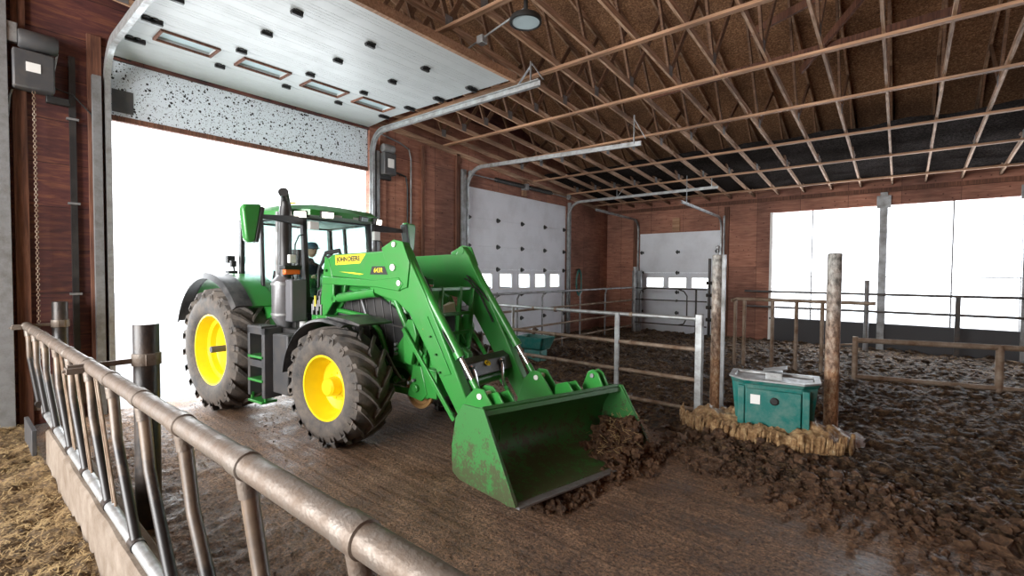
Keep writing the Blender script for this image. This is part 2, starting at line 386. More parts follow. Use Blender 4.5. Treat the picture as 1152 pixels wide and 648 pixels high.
M['bird'] = bedding('dark_netting', (.010, .008, .008), (.025, .021, .02), (.05, .043, .04), (.10, .085, .075), .9, 26, .05, 0)

# ------------------------------------------------------------ the barn shell
XA, YB = -9.237, 17.149
D1 = (1.60, 6.10, 4.47); D2 = (9.12, 14.11, 4.56); D3 = (-7.83, -4.87, 3.72)
OP = (-3.31, 9.0, .75, 4.19)            # opening in the back wall: x0 x1 z0 z1
def zc(y): return 4.70+.083*(YB-y)       # underside of the ceiling battens
def struct(name, mb, m, **k):
    o = mb.build(name, m, **k); o['kind'] = 'structure'; return o

w = MB()
T = .16
def wallA(mb, y0, y1, z0, z1): mb.b2(XA-T, XA, y0, y1, z0, z1)
wallA(w, -2.5, -1.0, 0, 7.2)
wallA(w, 6.10, 9.12, 0, 6.6); wallA(w, 9.12, 14.11, 4.56, 6.3); wallA(w, 14.11, YB+T, 0, 5.6)
struct('wall_left', w, M['ply'], smooth=0)
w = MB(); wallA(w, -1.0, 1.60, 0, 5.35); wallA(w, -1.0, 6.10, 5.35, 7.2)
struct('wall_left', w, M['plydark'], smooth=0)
w = MB()
def wallB(mb, x0, x1, z0, z1): mb.b2(x0, x1, YB, YB+T, z0, z1)
wallB(w, XA, D3[0], 0, 5.3); wallB(w, D3[0], D3[1], D3[2], 5.3); wallB(w, D3[1], OP[0], 0, 5.3)
wallB(w, OP[0], 9, OP[3], 5.3); wallB(w, 9, 12, 0, 5.3)
struct('wall_back', w, M['plydark2'] if 'plydark2' in M else M['ply'], smooth=0)
w = MB(); wallB(w, OP[0], 9, 0, OP[2]); w.b2(OP[0], 9, YB-.05, YB+T+.03, OP[2], OP[2]+.05)
struct('wall_back_knee', w, M['wax'], smooth=0)

struct('wall_right_light_block', MB().b2(9.3, 9.45, -7.4, YB, 0, 9.0), M['ply'], smooth=0)  # unseen wall, added to cut light from the right and darken that side
struct('wall_front_light_block', MB().b2(-1.0, 9.3, -7.4, -7.25, 0, 7.5), M['ply'], smooth=0)  # added out of view to narrow the daylight coming from behind the camera
# trims
def trim(n, mb, m): return struct('trim_%d' % n, mb, m, smooth=0, bevel=.004)
trim(1, MB().b2(XA, XA+.05, 1.36, 1.52, 0, 5.6), M['timber'])
trim(2, MB().b2(XA, XA+.05, .60, .74, 0, 6), M['timber'])
trim(3, MB().b2(XA, XA+.16, .22, .56, 0, 6.2), M['galvd'])
trim(4, MB().b2(XA, XA+.05, 6.34, 6.50, 0, 5.45), M['ply'])
trim(5, MB().b2(XA, XA+.06, 8.72, 8.86, 2.6, 5.35), M['timber'])
trim(6, MB().b2(XA, XA+.06, 7.55, 7.63, 0, 5.3), M['timber'])
trim(7, MB().b2(XA, XA+.06, 11.55, 11.75, 4.6, 5.1), M['lumberx'])
trim(8, MB().b2(D3[1]+.12, D3[1]+.28, YB-.05, YB, 0, 4.5), M['timber'])
trim(9, MB().b2(-6.55, -6.28, YB-.06, YB, 3.75, 4.25), M['lumberx'])
trim(10, MB().b2(D3[0]-.25, D3[0]-.12, YB-.05, YB, 0, 4.3), M['timber'])
trim(11, MB().b2(XA, XA+.05, -1, YB, zc(8)-.1, zc(8)-.1+.001) if 0 else MB().bar((XA+.03, 6.2, zc(6.2)-.05), (XA+.03, YB, zc(YB)-.05), .06, .12), M['lumbery'])
trim(12, MB().bar((XA, YB-.04, 4.62), (9, YB-.04, 4.62), .07, .12), M['timber'])
trim(13, MB().b2(OP[0]-.03, OP[0]+.05, YB-.03, YB+.1, 0, 4.2), M['label'])
for k, x in enumerate((-.45, 2.38, 5.2, 8.0)):
    mb = MB().b2(x-.085, x+.085, YB-.10, YB+.06, 0, 4.55).b2(x-.16, x+.16, YB-.14, YB-.10, 4.1, 4.45)
    trim(14+k, mb, M['galvd'])

# opening: curtain frame with slim mullions and one wire, clear curtain behind
def window(n, x0, x1, mull):
    fr = MB(); y = YB+.08
    for a in (x0, x1): fr.b2(a-.015, a+.015, y-.02, y+.02, OP[2], OP[3])
    for a in mull: fr.b2(a-.018, a+.018, y-.02, y+.02, OP[2], OP[3])
    fr.b2(x0, x1, y-.015, y+.015, 2.13, 2.16)
    f = struct('window_%d' % n, fr, M['galvd'])
    MB().b2(x0, x1, y+.03, y+.035, OP[2], OP[3]).build('curtain_pane', M['curtain'], f, smooth=0)
window(1, OP[0], -.53, [-2.18]); window(2, -.37, 2.30, [1.02]); window(3, 2.46, 5.1, [3.8]); window(4, 5.3, 7.9, [6.6])

# ------------------------------------------------------------ sectional overhead doors
def hinge_mb(mb, p, n, t, u):
    p, n, t, u = map(Vector, (p, n, t, u))
    for s in (-1, 1): mb.bar(p+t*.045*s-u*.05+n*.01, p+t*.045*s+u*.05+n*.01, .035, .02, 0, n)
    mb.bar(p-t*.07+n*.03, p+t*.07+n*.03, .045, .045, 0, n); mb.bar(p-t*.02-u*.07+n*.012, p-t*.02+u*.07+n*.012, .05, .012, 0, n)
def sect_door(num, A, t, nrm, width, lines, wins, cols, winrow=(1.72, 2.15), rails=True):
    """A: bottom corner; t: along; nrm: into the barn; lines: section heights"""
    A, t, nrm = map(Vector, (A, t, nrm)); up = Vector((0, 0, 1))
    d = None
    def blk(mb, a0, a1, z0, z1, th=.05, off=0):
        P = [A+t*a+nrm*(o+off)+up*z for o in (-th, 0) for a, z in ((a0, z0), (a1, z0), (a1, z1), (a0, z1))]
        mb.add(P, [(0,1,2,3),(4,5,6,7),(0,1,5,4),(1,2,6,5),(2,3,7,6),(3,0,4,7)])
    first = None
    for k in range(len(lines)-1):
        z0, z1 = lines[k]+.0008, lines[k+1]-.0008
        mb = MB()
        if z0 < winrow[0] < z1:
            e = [0]+[x for w_ in wins for x in w_]+[width]
            blk(mb, 0, width, z0, winrow[0]); blk(mb, 0, width, winrow[1], z1)
            for i in range(0, len(e), 2): blk(mb, e[i], e[i+1], winrow[0], winrow[1])
        else:
            blk(mb, 0, width, z0, z1)
            for q in (.33, .66):
                blk(mb, 0, width, z0+(z1-z0)*q-.004, z0+(z1-z0)*q+.004, .004, .004)
        if first is None:
            first = mb.build('door_%d' % num, M['white'], bevel=.006); first['kind'] = 'structure'
        else: mb.build('door_section', M['white'], first, bevel=.006)
    for a0, a1 in wins:
        fr = MB(); g = .035
        blk(fr, a0-g, a1+g, winrow[0]-g, winrow[0], .02, .02); blk(fr, a0-g, a1+g, winrow[1], winrow[1]+g, .02, .02)
        blk(fr, a0-g, a0, winrow[0], winrow[1], .02, .02); blk(fr, a1, a1+g, winrow[0], winrow[1], .02, .02)
        f = fr.build('window_frame', M['label'], first)
        pn = MB(); blk(pn, a0, a1, winrow[0], winrow[1], .006, -.02); pn.build('window_pane', M['pane'], f, smooth=0)
    for z in lines[1:-1]:
        for a in cols:
            hb = MB(); hinge_mb(hb, A+t*a+up*z, nrm, t, up); hb.build('hinge', M['black'], first)
    return first
d2w = D2[1]-D2[0]
sect_door(2, (XA-.02, D2[0], 0), (0, 1, 0), (1, 0, 0), d2w, [0, .76, 1.52, 2.28, 2.94, 3.72, 4.56],
          [(.55, 1.1), (1.45, 2.0), (2.35, 2.9), (3.2, 3.75), (4.05, 4.6)], [.12, 1.35, 2.5, 3.72, d2w-.12])
d3w = D3[1]-D3[0]
sect_door(3, (D3[0], YB+.02, 0), (1, 0, 0), (0, -1, 0), d3w, [0, .76, 1.52, 2.24, 3.0, 3.72],
          [(.3, .95), (1.15, 1.8), (2.0, 2.65)], [.1, 1.48, d3w-.1], (1.70, 2.05))

# tracks: C section swept along vertical, bend and horizontal run
def track(name, pts, side, label, group, w=.075, h=.05, mat='galv'):
    mb = MB(); pts = [Vector(p) for p in pts]
    prof = [(-w/2, 0), (w/2, 0), (w/2, h), (w/2-.012, h), (w/2-.012, .012), (-w/2+.012, .012), (-w/2+.012, h), (-w/2, h)]
    sd = Vector(side).normalized(); rows = []
    for i, p in enumerate(pts):
        tt = (pts[min(i+1, len(pts)-1)]-pts[max(i-1, 0)]).normalized(); nn = sd.cross(tt).normalized()
        rows.append([p+nn*a+sd*b for a, b in prof])
    n = len(prof); vs = [q for r_ in rows for q in r_]
    fs = [(i*n+j, i*n+(j+1) % n, (i+1)*n+(j+1) % n, (i+1)*n+j) for i in range(len(rows)-1) for j in range(n)]
    fs += [tuple(range(n)), tuple(range((len(rows)-1)*n, len(rows)*n))]
    mb.add(vs, fs); o = mb.build(name, M[mat], smooth=25)
    return tag(o, label, 'door track', group)
def bend(x0, y, zt, dx, rad, zb, xe, ze, axis='x', base=None):
    """vertical from zb up then a quarter bend of radius rad into the run ending at distance xe, height ze"""
    out = [(x0, zb)]; zs = zt-rad; out.append((x0, zs))
    for k in range(1, 9):
        q = R(90*k/8); out.append((x0+dx*rad*(1-math.cos(q)), zs+rad*math.sin(q)))
    out.append((xe, ze))
    return [(a, y, z) for a, z in out] if axis == 'x' else [(y, a, z) for a, z in out]
X0 = XA+.07
tR = track('door_track', bend(X0, 6.16, 5.27, 1, .42, 0, -4.55, 5.22), (0, -1, 0), 'galvanised track on the right side of the raised door, bending under the rafters', 'tracks of the raised door', .11, .07)
tL = track('door_track', bend(X0, 1.54, 5.42, 1, .55, 0, -4.3, 5.36), (0, 1, 0), 'galvanised track on the left side of the raised door, against the dark plywood', 'tracks of the raised door', .13, .07)
MB().b2(XA, XA+.14, 1.40, 1.50, 0, 5.0).build('track_angle', M['galvd'], tL, smooth=0)
MB().b2(XA, XA+.10, 6.22, 6.30, 0, 4.9).build('track_angle', M['galvd'], tR, smooth=0)
hb = MB(); hb.bar((-4.75, 6.16, 5.25), (-4.75, 6.16, 5.62), .04, .01).bar((-4.75, 6.2, 5.6), (-5.05, 6.16, 5.27), .04, .01).bar((-4.75, 6.2, 5.6), (-4.50, 6.16, 5.27), .04, .01)
hb.build('hanger', M['galv'], tR, smooth=0)
t2a = track('door_track', bend(X0, 9.06, 4.98, 1, .55, 0, -4.15, 4.83), (0, 1, 0), 'long grey horizontal track from the left side of the second closed door', 'tracks of the closed white doors', .09, .06)
hb = MB(); hb.bar((-4.3, 9.06, 4.84), (-4.3, 9.06, 5.42), .04, .01).bar((-4.3, 9.06, 5.35), (-4.05, 9.06, 4.9), .03, .01); hb.build('hanger', M['galv'], t2a, smooth=0)
t2b = track('door_track', bend(X0, 14.17, 4.68, 1, .5, 0, -4.12, 4.68), (0, -1, 0), 'long grey horizontal track from the right side of the second closed door', 'tracks of the closed white doors', .08, .055)
MB().bar((-7.3, 14.17, 4.7), (-7.3, 14.17, 5.0), .04, .01).bar((-7.3, 14.17, 4.7), (-7.05, 14.17, 4.98), .03, .01).build('hanger', M['galv'], t2b, smooth=0)
hb = MB(); hb.bar((-4.3, 14.17, 4.7), (-4.3, 14.17, 5.0), .04, .01); hb.build('hanger', M['galv'], t2b, smooth=0)
Y0 = YB-.07
t3a = track('door_track', bend(Y0, D3[0]-.06, 4.25, -1, .4, 0, 13.8, 4.30, 'y'), (1, 0, 0), 'grey track from the left side of the small back door', 'tracks of the closed white doors', .07, .05)
t3b = track('door_track', bend(Y0, D3[1]+.06, 4.15, -1, .4, 0, 13.26, 4.22, 'y'), (-1, 0, 0), 'bright grey track from the right side of the small back door', 'tracks of the closed white doors', .07, .05)
MB().bar((D3[1]+.06, 13.6, 4.23), (D3[1]+.06, 13.6, 5.0), .04, .01).build('hanger', M['galvd'], t3b, smooth=0)
MB().b2(XA, XA+.12, 8.88, 9.02, 0, 4.95).build('track_angle', M['galvd'], t2a, smooth=0)
MB().b2(XA, XA+.12, 14.2, 14.26, 0, 4.7).build('track_angle', M['galvd'], t2b, smooth=0)
MB().b2(D3[1]+.1, D3[1]+.16, YB-.10, YB, 0, 4.2).build('track_angle', M['galvd'], t3b, smooth=0)

# torsion spring above the second door
ts = thing('torsion_spring_shaft', 'dark coiled torsion springs on a shaft above the second white door', 'spring', (XA+.16, 9.1, 4.86))
MB().cyl((0, 0, 0), (0, 5.0, -.02), .016).build('shaft', M['galv'], ts)
def coil(y0, y1, r, turns, wire):
    pts = []; n = turns*10
    for k in range(n+1):
        q = 2*math.pi*k/10; pts.append((r*math.cos(q), y0+(y1-y0)*k/n, r*math.sin(q)))
    return MB().tube(pts, wire, 5)
coil(1.05, 2.35, .055, 30, .014).build('spring', M['black'], ts); coil(2.65, 3.85, .055, 28, .014).build('spring', M['black'], ts)
MB().b2(-.15, .05, 2.42, 2.58, -.09, .09).build('centre_bracket', M['galvd'], ts, bevel=.01)
MB().lathe([(.02, 0), (.09, 0), (.09, .05), (.02, .05)], (0, .02, 0)).build('cable_drum', M['galvd'], ts)
MB().lathe([(.02, 0), (.09, 0), (.09, .05), (.02, .05)], (0, 4.9, 0)).build('cable_drum', M['galvd'], ts)

# the raised door: section hanging in the doorway, then curved back overhead
dA, dB = 1.63, 6.08
low = MB().b2(XA-.10, XA-.05, dA, dB, 4.50, 5.36)
d1 = low.build('door_1', M['splat'], bevel=.006); d1['kind'] = 'structure'
MB().b2(XA-.11, XA-.03, dA, dB, 4.44, 4.52).build('bottom_seal', M['timber'], d1)
def ramp_pt(s):
    """point along the raised door from the seam: short bend then the overhead run"""
    x, z = XA-.05, 5.40
    if s < .35: return (x+s*.90, z+s*.18)
    return (x+.315+(s-.35)*.999, z+.063-(s-.35)*.020)
def dsec(s0, s1, name, mat, holes=()):
    a, b = ramp_pt(s0+.001), ramp_pt(s1-.001); L = s1-s0
    ax = Vector((b[0]-a[0], 0, b[1]-a[1])); nn = Vector((ax.z, 0, -ax.x)).normalized()
    mb = MB()
    def blk(u0, u1, y0, y1, th=.05, off=0, m=mb):
        P = []
        for o in (-th+off, off):
            for u, y in ((u0, y0), (u1, y0), (u1, y1), (u0, y1)):
                p = Vector((a[0], y, a[1]))+ax*u+nn*o; P.append(p)
        m.add(P, [(0,1,2,3),(4,5,6,7),(0,1,5,4),(1,2,6,5),(2,3,7,6),(3,0,4,7)])
    if holes:
        h0, h1 = .30, .72
        blk(0, h0, dA, dB); blk(h1, 1, dA, dB); e = [dA]+[q for h in holes for q in h]+[dB]
        for i in range(0, len(e), 2): blk(h0, h1, e[i], e[i+1])
    else: blk(0, 1, dA, dB)
    if not holes:
        for q in (.12, .2, .28, .36, .6, .68, .76): blk(q-.002, q+.002, dA, dB, .0015, .0015)
    o = mb.build(name, mat, d1, bevel=.006)
    for (y0, y1) in holes:
        fr = MB(); g = .03
        blk(h0-.035, h0, y0-g, y1+g, .03, .03, fr); blk(h1, h1+.035, y0-g, y1+g, .03, .03, fr); blk(h0, h1, y0-g, y0, .03, .03, fr); blk(h0, h1, y1, y1+g, .03, .03, fr)
        f = fr.build('window_frame', M['timber'], d1)
        pn = MB(); blk(h0, h1, y0, y1, .006, -.03, pn); pn.build('window_pane', M['lampoff'], f, smooth=0)
    return a, nn
seams = [0, .86, 1.72, 2.58, 3.44, 4.30]
wins = [(1.95, 2.62), (3.0, 3.67), (4.05, 4.72), (5.05, 5.72)]
for i in range(5):
    pass
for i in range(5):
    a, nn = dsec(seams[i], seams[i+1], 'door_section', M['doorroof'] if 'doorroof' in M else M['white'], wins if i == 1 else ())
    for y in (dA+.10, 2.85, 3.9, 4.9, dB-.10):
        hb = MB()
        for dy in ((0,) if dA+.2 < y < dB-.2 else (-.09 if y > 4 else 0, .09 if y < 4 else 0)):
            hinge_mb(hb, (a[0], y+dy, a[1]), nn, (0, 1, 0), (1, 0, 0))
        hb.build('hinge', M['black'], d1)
e = ramp_pt(4.30)
MB().b2(e[0]-.02, e[0]+.05, dA, dB, e[1]-.06, e[1]+.07).build('top_edge', M['lumberx'], d1)
MB().b2(XA-.06, XA-.04, dA+.02, dA+.28, 4.58, 4.92).build('splash_plate', M['dkgrey'], d1)

# ------------------------------------------------------------ roof: deck, trusses, battens
RY = 1.0
def ztop(y): return 5.05+.30*(YB-y) if y > RY else 5.05+.30*(YB-RY)-.30*(RY-y)
rf = MB(); th = .05
for (ya, yb_) in ((YB+.5, RY), (RY, -7.5)):
    rf.add([(XA-.3, ya, ztop(ya)), (12, ya, ztop(ya)), (12, yb_, ztop(yb_)), (XA-.3, yb_, ztop(yb_)),
            (XA-.3, ya, ztop(ya)+th), (12, ya, ztop(ya)+th), (12, yb_, ztop(yb_)+th), (XA-.3, yb_, ztop(yb_)+th)],
           [(0,1,2,3),(4,5,6,7),(0,1,5,4),(1,2,6,5),(2,3,7,6),(3,0,4,7)])
struct('ceiling', rf, M['osb'], smooth=0)
gb = MB().add([(XA-.08, YB, 4.6), (XA-.08, -7, 6.0), (XA-.08, -7, ztop(-7)), (XA-.08, RY, ztop(RY)), (XA-.08, YB, ztop(YB))], [(0,1,2,3,4)])
struct('wall_left_gable', gb, M['plydark'], smooth=0)
# dark netting stapled above the bottom chords along the back wall
nb = MB()
rows = []
for j in range(14):
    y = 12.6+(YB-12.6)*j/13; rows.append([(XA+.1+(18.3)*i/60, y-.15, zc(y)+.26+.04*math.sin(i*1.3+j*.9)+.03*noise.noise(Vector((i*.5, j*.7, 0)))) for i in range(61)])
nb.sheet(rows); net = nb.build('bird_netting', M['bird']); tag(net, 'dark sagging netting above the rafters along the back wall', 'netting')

def make_truss():
    root = thing('roof_truss', 'wooden roof truss spanning from the back wall, one of the evenly spaced row', 'roof truss', (0, 0, 0), 0, 'roof trusses')
    def zb(y): return zc(y)+.045+.06
    y0, y1 = -6.5, YB-.02
    ys = [y1, RY, y0]
    bc = MB().bar((0, y1, zb(y1)-.01), (0, RY, zb(RY)-.01), .04, .10).bar((0, RY, zb(RY)), (0, y0, zb(RY)), .04, .12); bc.build('bottom_chord', M['lumbery'], root, smooth=0)
    tc = MB().bar((0, y1, ztop(y1)-.07), (0, RY, ztop(RY)-.07), .04, .14).bar((0, RY, ztop(RY)-.07), (0, y0, ztop(y0)-.07), .04, .14); tc.build('top_chord', M['lumbery'], root, smooth=0)
    nodes = [YB-.4, 14.1, 11.0, 7.9, 4.8, 1.7]
    for i, y in enumerate(nodes):
        if i:
            MB().bar((0, y, zb(y)), (0, y-1.2 if y-1.2 > RY else y, ztop(max(RY, y-1.2))-.1), .038, .085).build('web', M['lumber'], root, smooth=0)
            MB().bar((0, y, zb(y)), (0, y+1.3, ztop(y+1.3)-.1), .038, .085).build('web', M['lumber'], root, smooth=0)
        g = MB()
        for s in (-1, 1): g.b2(s*.021, s*.023, y-.07, y+.07, zb(y)-.05, zb(y)+.12)
        if i: g.build('gusset_plate', M['galvd'], root, smooth=0)
    return root
tr = make_truss(); tx0 = -2.82; k0 = 0
ordn = ['first', 'second', 'third', 'fourth', 'fifth', 'sixth', 'seventh', 'eighth', 'ninth', 'tenth', 'eleventh', 'twelfth', 'thirteenth', 'fourteenth', 'fifteenth', 'sixteenth', 'seventeenth', 'eighteenth', 'nineteenth', 'twentieth']
for k in range(-8, 12):
    o = tr if k == -8 else copy_tree(tr)
    o.location = (tx0+.71*k-.3, 0, 0)
    o['label'] = 'wooden roof truss with slanting webs, the %s one out from the left plywood wall' % ordn[k+8]
def batten(y, n):
    mb = MB().b2(XA+.02, 11.5, y-.045, y+.045, zc(y), zc(y)+.042)
    o = mb.build('ceiling_batten', M['lumberx'], smooth=0); return o
bl = ['nearest the back wall', 'second from the back wall', 'third from the back wall', 'fourth from the back wall', 'fifth from the back wall', 'passing the end of the raised door', 'above the round ceiling lamp', 'nearest the camera']
for i, y in enumerate((16.1, 14.1, 12.17, 10.2, 8.3, 6.6, 4.76, 2.75)):
    tag(batten(y, i), 'wooden batten under the trusses, '+bl[i], 'batten', 'ceiling battens')
# dark braces and ribbed duct high among the trusses
for i, (a, b, lb) in enumerate((((-2.2, 9.3, 6.5), (2.8, 7.6, 6.9), 'long dark diagonal brace crossing the trusses at upper right'),
                            ((-1.6, 10.6, 6.1), (1.4, 7.0, 7.6), 'dark diagonal brace rising steeply at upper right'),
                            ((-4.6, 10.3, 6.2), (0.6, 10.1, 6.3), 'long dark horizontal brace behind the truss webs'))):
    tag(MB().bar(a, b, .05, .13).build('roof_brace', M['timber'], smooth=0), lb, 'brace')

# ------------------------------------------------------------ ground
def hn(x, y, s, o=4): return noise.fractal(Vector((x*s, y*s, 3.1)), .9, 2.1, o)
def edge_y(x):
    P = [(-10, 7.0), (-4, 6.9), (-3, 6.35), (-2, 6.0), (-1.1, 5.55), (-.35, 5.3), (.4, 5.1), (1.2, 5.0), (3, 4.6), (9, 4.4)]
    for (a, ya), (b, yb_) in zip(P, P[1:]):
        if a <= x <= b: return ya+(yb_-ya)*(x-a)/(b-a)
    return 4.4
struct('floor', MB().b2(-9.4, 12, -8, 18, -.3, -.02), M['mud'], smooth=0)
def grid(name, x0, x1, y0, y1, d, fz, mat, keep=None, kind='stuff', smooth=180):
    nx, ny = int((x1-x0)/d)+1, int((y1-y0)/d)+1
    mb = MB(); idx = {}
    for j in range(ny):
        for i in range(nx):
            x, y = x0+i*d, y0+j*d; mb.v.append((x, y, fz(x, y)))
    for j in range(ny-1):
        for i in range(nx-1):
            if keep and not keep(x0+(i+.5)*d, y0+(j+.5)*d): continue
            mb.f.append((j*nx+i, j*nx+i+1, (j+1)*nx+i+1, (j+1)*nx+i)); mb.m.append(0)
    o = mb.build(name, mat, smooth=smooth, solid=0); o['kind'] = kind; return o
def f_alley(x, y):
    g = 0
    if x > -6.4: g = (.0028*math.sin(y*2*math.pi/.085+1.5*noise.noise(Vector((x*.25, y*1.2, 0))))+.006*noise.noise(Vector((x*.6, y*9, 4))))*max(0, min(1, (y-1.5)*1.5))
    rough = max(0, min(1, (2.2-y)/.9))
    return .006+g+.010*hn(x, y, 1.3)+rough*(.035*hn(x, y, 5, 4)+.02*hn(x, y, 14, 3))
al = grid('wet_mud_film', -9.23, 3.2, .98, 7.3, .028, f_alley, M['mud'], lambda x, y: y < edge_y(x)+.25)
tag(al, 'thin brown wet mud with scraper grooves over the alley concrete', 'mud')
def f_bed(x, y):
    e = edge_y(x); t_ = max(0, min(1, (y-e+.25)/.8)); t_ = t_*t_*(3-2*t_)
    near = max(0, 1-abs(y-e-.35)/.7)*(1 if x > -2.2 else .3)
    lum = .06*hn(x, y, 2.2)+.055*hn(x, y, 6, 5)+.02*hn(x, y, 16, 2)
    return -.035+t_*(.07+lum+.05*abs(hn(x+9, y, 4)))+near*.10*abs(hn(x, y+5, 3.2))
bedo = grid('manure_bedding', -9.2, 9, 4.2, 17.1, .042, f_bed, M['bed'], lambda x, y: y > edge_y(x)-.3)
tag(bedo, 'dark lumpy trodden manure bedding filling the pens', 'bedding')
# clods thrown along the edge of the scraped alley
cl = MB(); random.seed(3)
for _ in range(2600):
    x = random.uniform(-2.3, 3.2); off = random.gauss(.15, .45); y = edge_y(x)+off
    if y < edge_y(x)-.75: continue
    r_ = abs(random.gauss(0, 1))*.016+.007
    if off > .0 and random.random() < .15: r_ *= 1.9
    cl.ico((x, y, f_bed(x, y)+r_*.4 if off > -.2 else .02), r_, 1, .45, (1, 1, .8))
for _ in range(500):
    x = random.uniform(-8, -2.3); y = edge_y(x)+random.gauss(.3, .35); r_ = abs(random.gauss(0, 1))*.018+.01
    cl.ico((x, y, max(.01, f_bed(x, y))), r_, 1, .45, (1, 1, .7))
for _ in range(5000):
    x = random.uniform(-9, 2.5); y = random.uniform(1.1, 5.4); r_ = random.uniform(.003, .011)
    if y < edge_y(x): cl.ico((x, y, .012), r_, 0, .4, (1, 1, .6))
tag(cl.build('mud_clods', M['clod'], smooth=38), 'loose brown mud clods strewn along the edge of the scraped alley', 'mud clods', None, 'stuff')

bs = MB(); random.seed(8)
for _ in range(9000):
    y = edge_y(0)+.3+11.5*random.random()**1.7; x = random.uniform(-8.8, 7.5) if y > 7 else random.uniform(-2, 5)
    z = f_bed(x, y); r_ = random.uniform(.012, .04)
    bs.ico((x, y, z), r_*(1+.12*(y-5)), 0, .6, (1.3, 1.1, .6))
tag(bs.build('bedding_lumps', M['bed'], smooth=180), 'small dark crumbs and lumps scattered over the trodden bedding', 'bedding', None, 'stuff')
fs_ = MB()
for _ in range(9000):
    y = edge_y(0)+.5+11*random.random()**1.5; x = random.uniform(-8.8, 7.5); z = f_bed(x, y)+random.uniform(.0, .04)
    a = random.uniform(0, 6.28); l = random.uniform(.012, .045); w_ = .0018+.0005*y; t_ = random.uniform(-.3, .5)
    dx, dy = math.cos(a)*l, math.sin(a)*l; px, py = -math.sin(a)*w_, math.cos(a)*w_
    fs_.add([(x-dx-px, y-dy-py, z), (x-dx+px, y-dy+py, z), (x+dx+px, y+dy+py, z+t_*l), (x+dx-px, y+dy-py, z+t_*l)], [(0,1,2,3)])
tag(fs_.build('bedding_straw', M['dullstraw'], smooth=0), 'short dull straw stems trodden into the dark bedding', 'straw', None, 'stuff')
# silage in front of the feed fence
def f_hay(x, y): return .02+.06*hn(x, y, 1.6)+.06*hn(x, y, 5)+.03*hn(x, y, 15, 3)+max(0, .1*(.6-y)*.3)
hay = grid('silage_feed', -9.2, -2.2, -2.4, .66, .03, f_hay, M['hay'])
tag(hay, 'brown chopped silage heaped along the feed side of the fence', 'silage')
sb = MB(); random.seed(11)
for _ in range(30000):
    x = -9.1+6.3*random.random()**.9; y = random.uniform(-1.6, .64); z = f_hay(x, y)+random.uniform(.0, .03)
    a = random.uniform(0, 6.28); l = random.uniform(.008, .035); t_ = random.uniform(-.35, .35); w_ = random.uniform(.0015, .004)
    dx, dy, dz = math.cos(a)*l, math.sin(a)*l, t_*l; px, py = -math.sin(a)*w_, math.cos(a)*w_
    sb.add([(x-dx-px, y-dy-py, z-dz), (x-dx+px, y-dy+py, z-dz), (x+dx+px, y+dy+py, z+dz), (x+dx-px, y+dy-py, z+dz)], [(0,1,2,3)])
tag(sb.build('loose_straw', M['straw'], smooth=0, solid=.002) if 0 else sb.build('loose_straw', M['straw'], smooth=0), 'short pale straw stems scattered over the silage', 'straw', None, 'stuff')
sn = struct('floor_outside', MB().b2(-60, -9.25, -40, 60, -.4, -.03).b2(-60, 60, 17.4, 70, -.4, -.03).b2(12.02, 60, -40, 17.4, -.4, -.03).b2(-60, 60, -60, -8.02, -.4, -.03), M['snow'], smooth=0)

# ------------------------------------------------------------ feed fence in the foreground
ry = lambda x: .67+(x+9.7)*.0081
kerb = MB(); n = 60; rows = []
kx0, kx1 = -7.15, -.6
vs = []; fs = []
for i in range(n+1):
    x = kx0+(kx1-kx0)*i/n; j = lambda s: .012*noise.noise(Vector((x*3, s, 0)))
    vs += [(x, .66+j(1), -.02), (x, .66+j(2), .39+j(3)), (x, .68+j(4), .41+j(3)), (x, .82+j(5), .41+j(6)), (x, .84, .38), (x, .86, -.02)]
for i in range(n):
    for k in range(5): fs.append((i*6+k, i*6+k+1, (i+1)*6+k+1, (i+1)*6+k))
fs += [tuple(range(6)), tuple(range(n*6, n*6+6))]
tag(MB().add(vs, fs).build('concrete_kerb', M['concrete'], smooth=40), 'low rough concrete kerb under the slanted feed fence', 'kerb')

ff = thing('feed_fence', 'pipe feed fence with a thick top rail and slanted bars along the left foreground', 'fence', (0, 0, 0))
rail = MB(); pts = [(x, ry(x), 1.40) for x in (-9.12, -7, -5, -3, -1.5, .3)]
rail.tube(pts, .050, 24); rl = rail.build('top_rail', M['pipe'], ff)
low = MB().tube([(-8.0, .74, .50), (-7.8, .725, .46), (-5, .725, .455), (-.6, .725, .455)], .036, 16); low.build('bottom_rail', M['galv'], ff)
xs = [-9.0, -8.28, -7.5, -6.62, -5.85, -5.0, -4.22, -3.45, -2.72, -1.97, -1.19, -.45]
for i, x in enumerate(xs):
    y = ry(x)
    c = MB().tube([(x-.055, y, 1.40), (x-.05, ry(x), 1.40), (x+.05, y, 1.40), (x+.055, y, 1.40)], [.050, .0565, .0565, .050], 24); c.build('rail_collar', M['pipe'], rl)
    dx = .60
    mb = MB(); P = [Vector((x, y+.01, 1.37)), Vector((x+.03, y+.015, 1.22)), Vector((x+.13, y+.01, 1.0)), Vector((x+dx, .725, .47))]
    b_ = mb.tube(P, [.033, .033, .030, .030], 16).build('slant_bar', M['barmix'], ff)
    MB().cyl((x, y+.004, 1.37), (x+.02, y+.012, 1.27), .038, 16).build('sleeve', M['pipe'], b_)
    MB().cyl((x+dx-.05, .725, .455), (x+dx+.05, .725, .455), .042, 16).build('rail_collar', M['pipeblk'], ff)
    if i in (3, 4, 5):
        for q in (.22, .30): MB().tube([(x+q, y+.01, 1.33), (x+q+.5, .73, .50)], .009, 8).build('drop_rod', M['piperust'], ff)
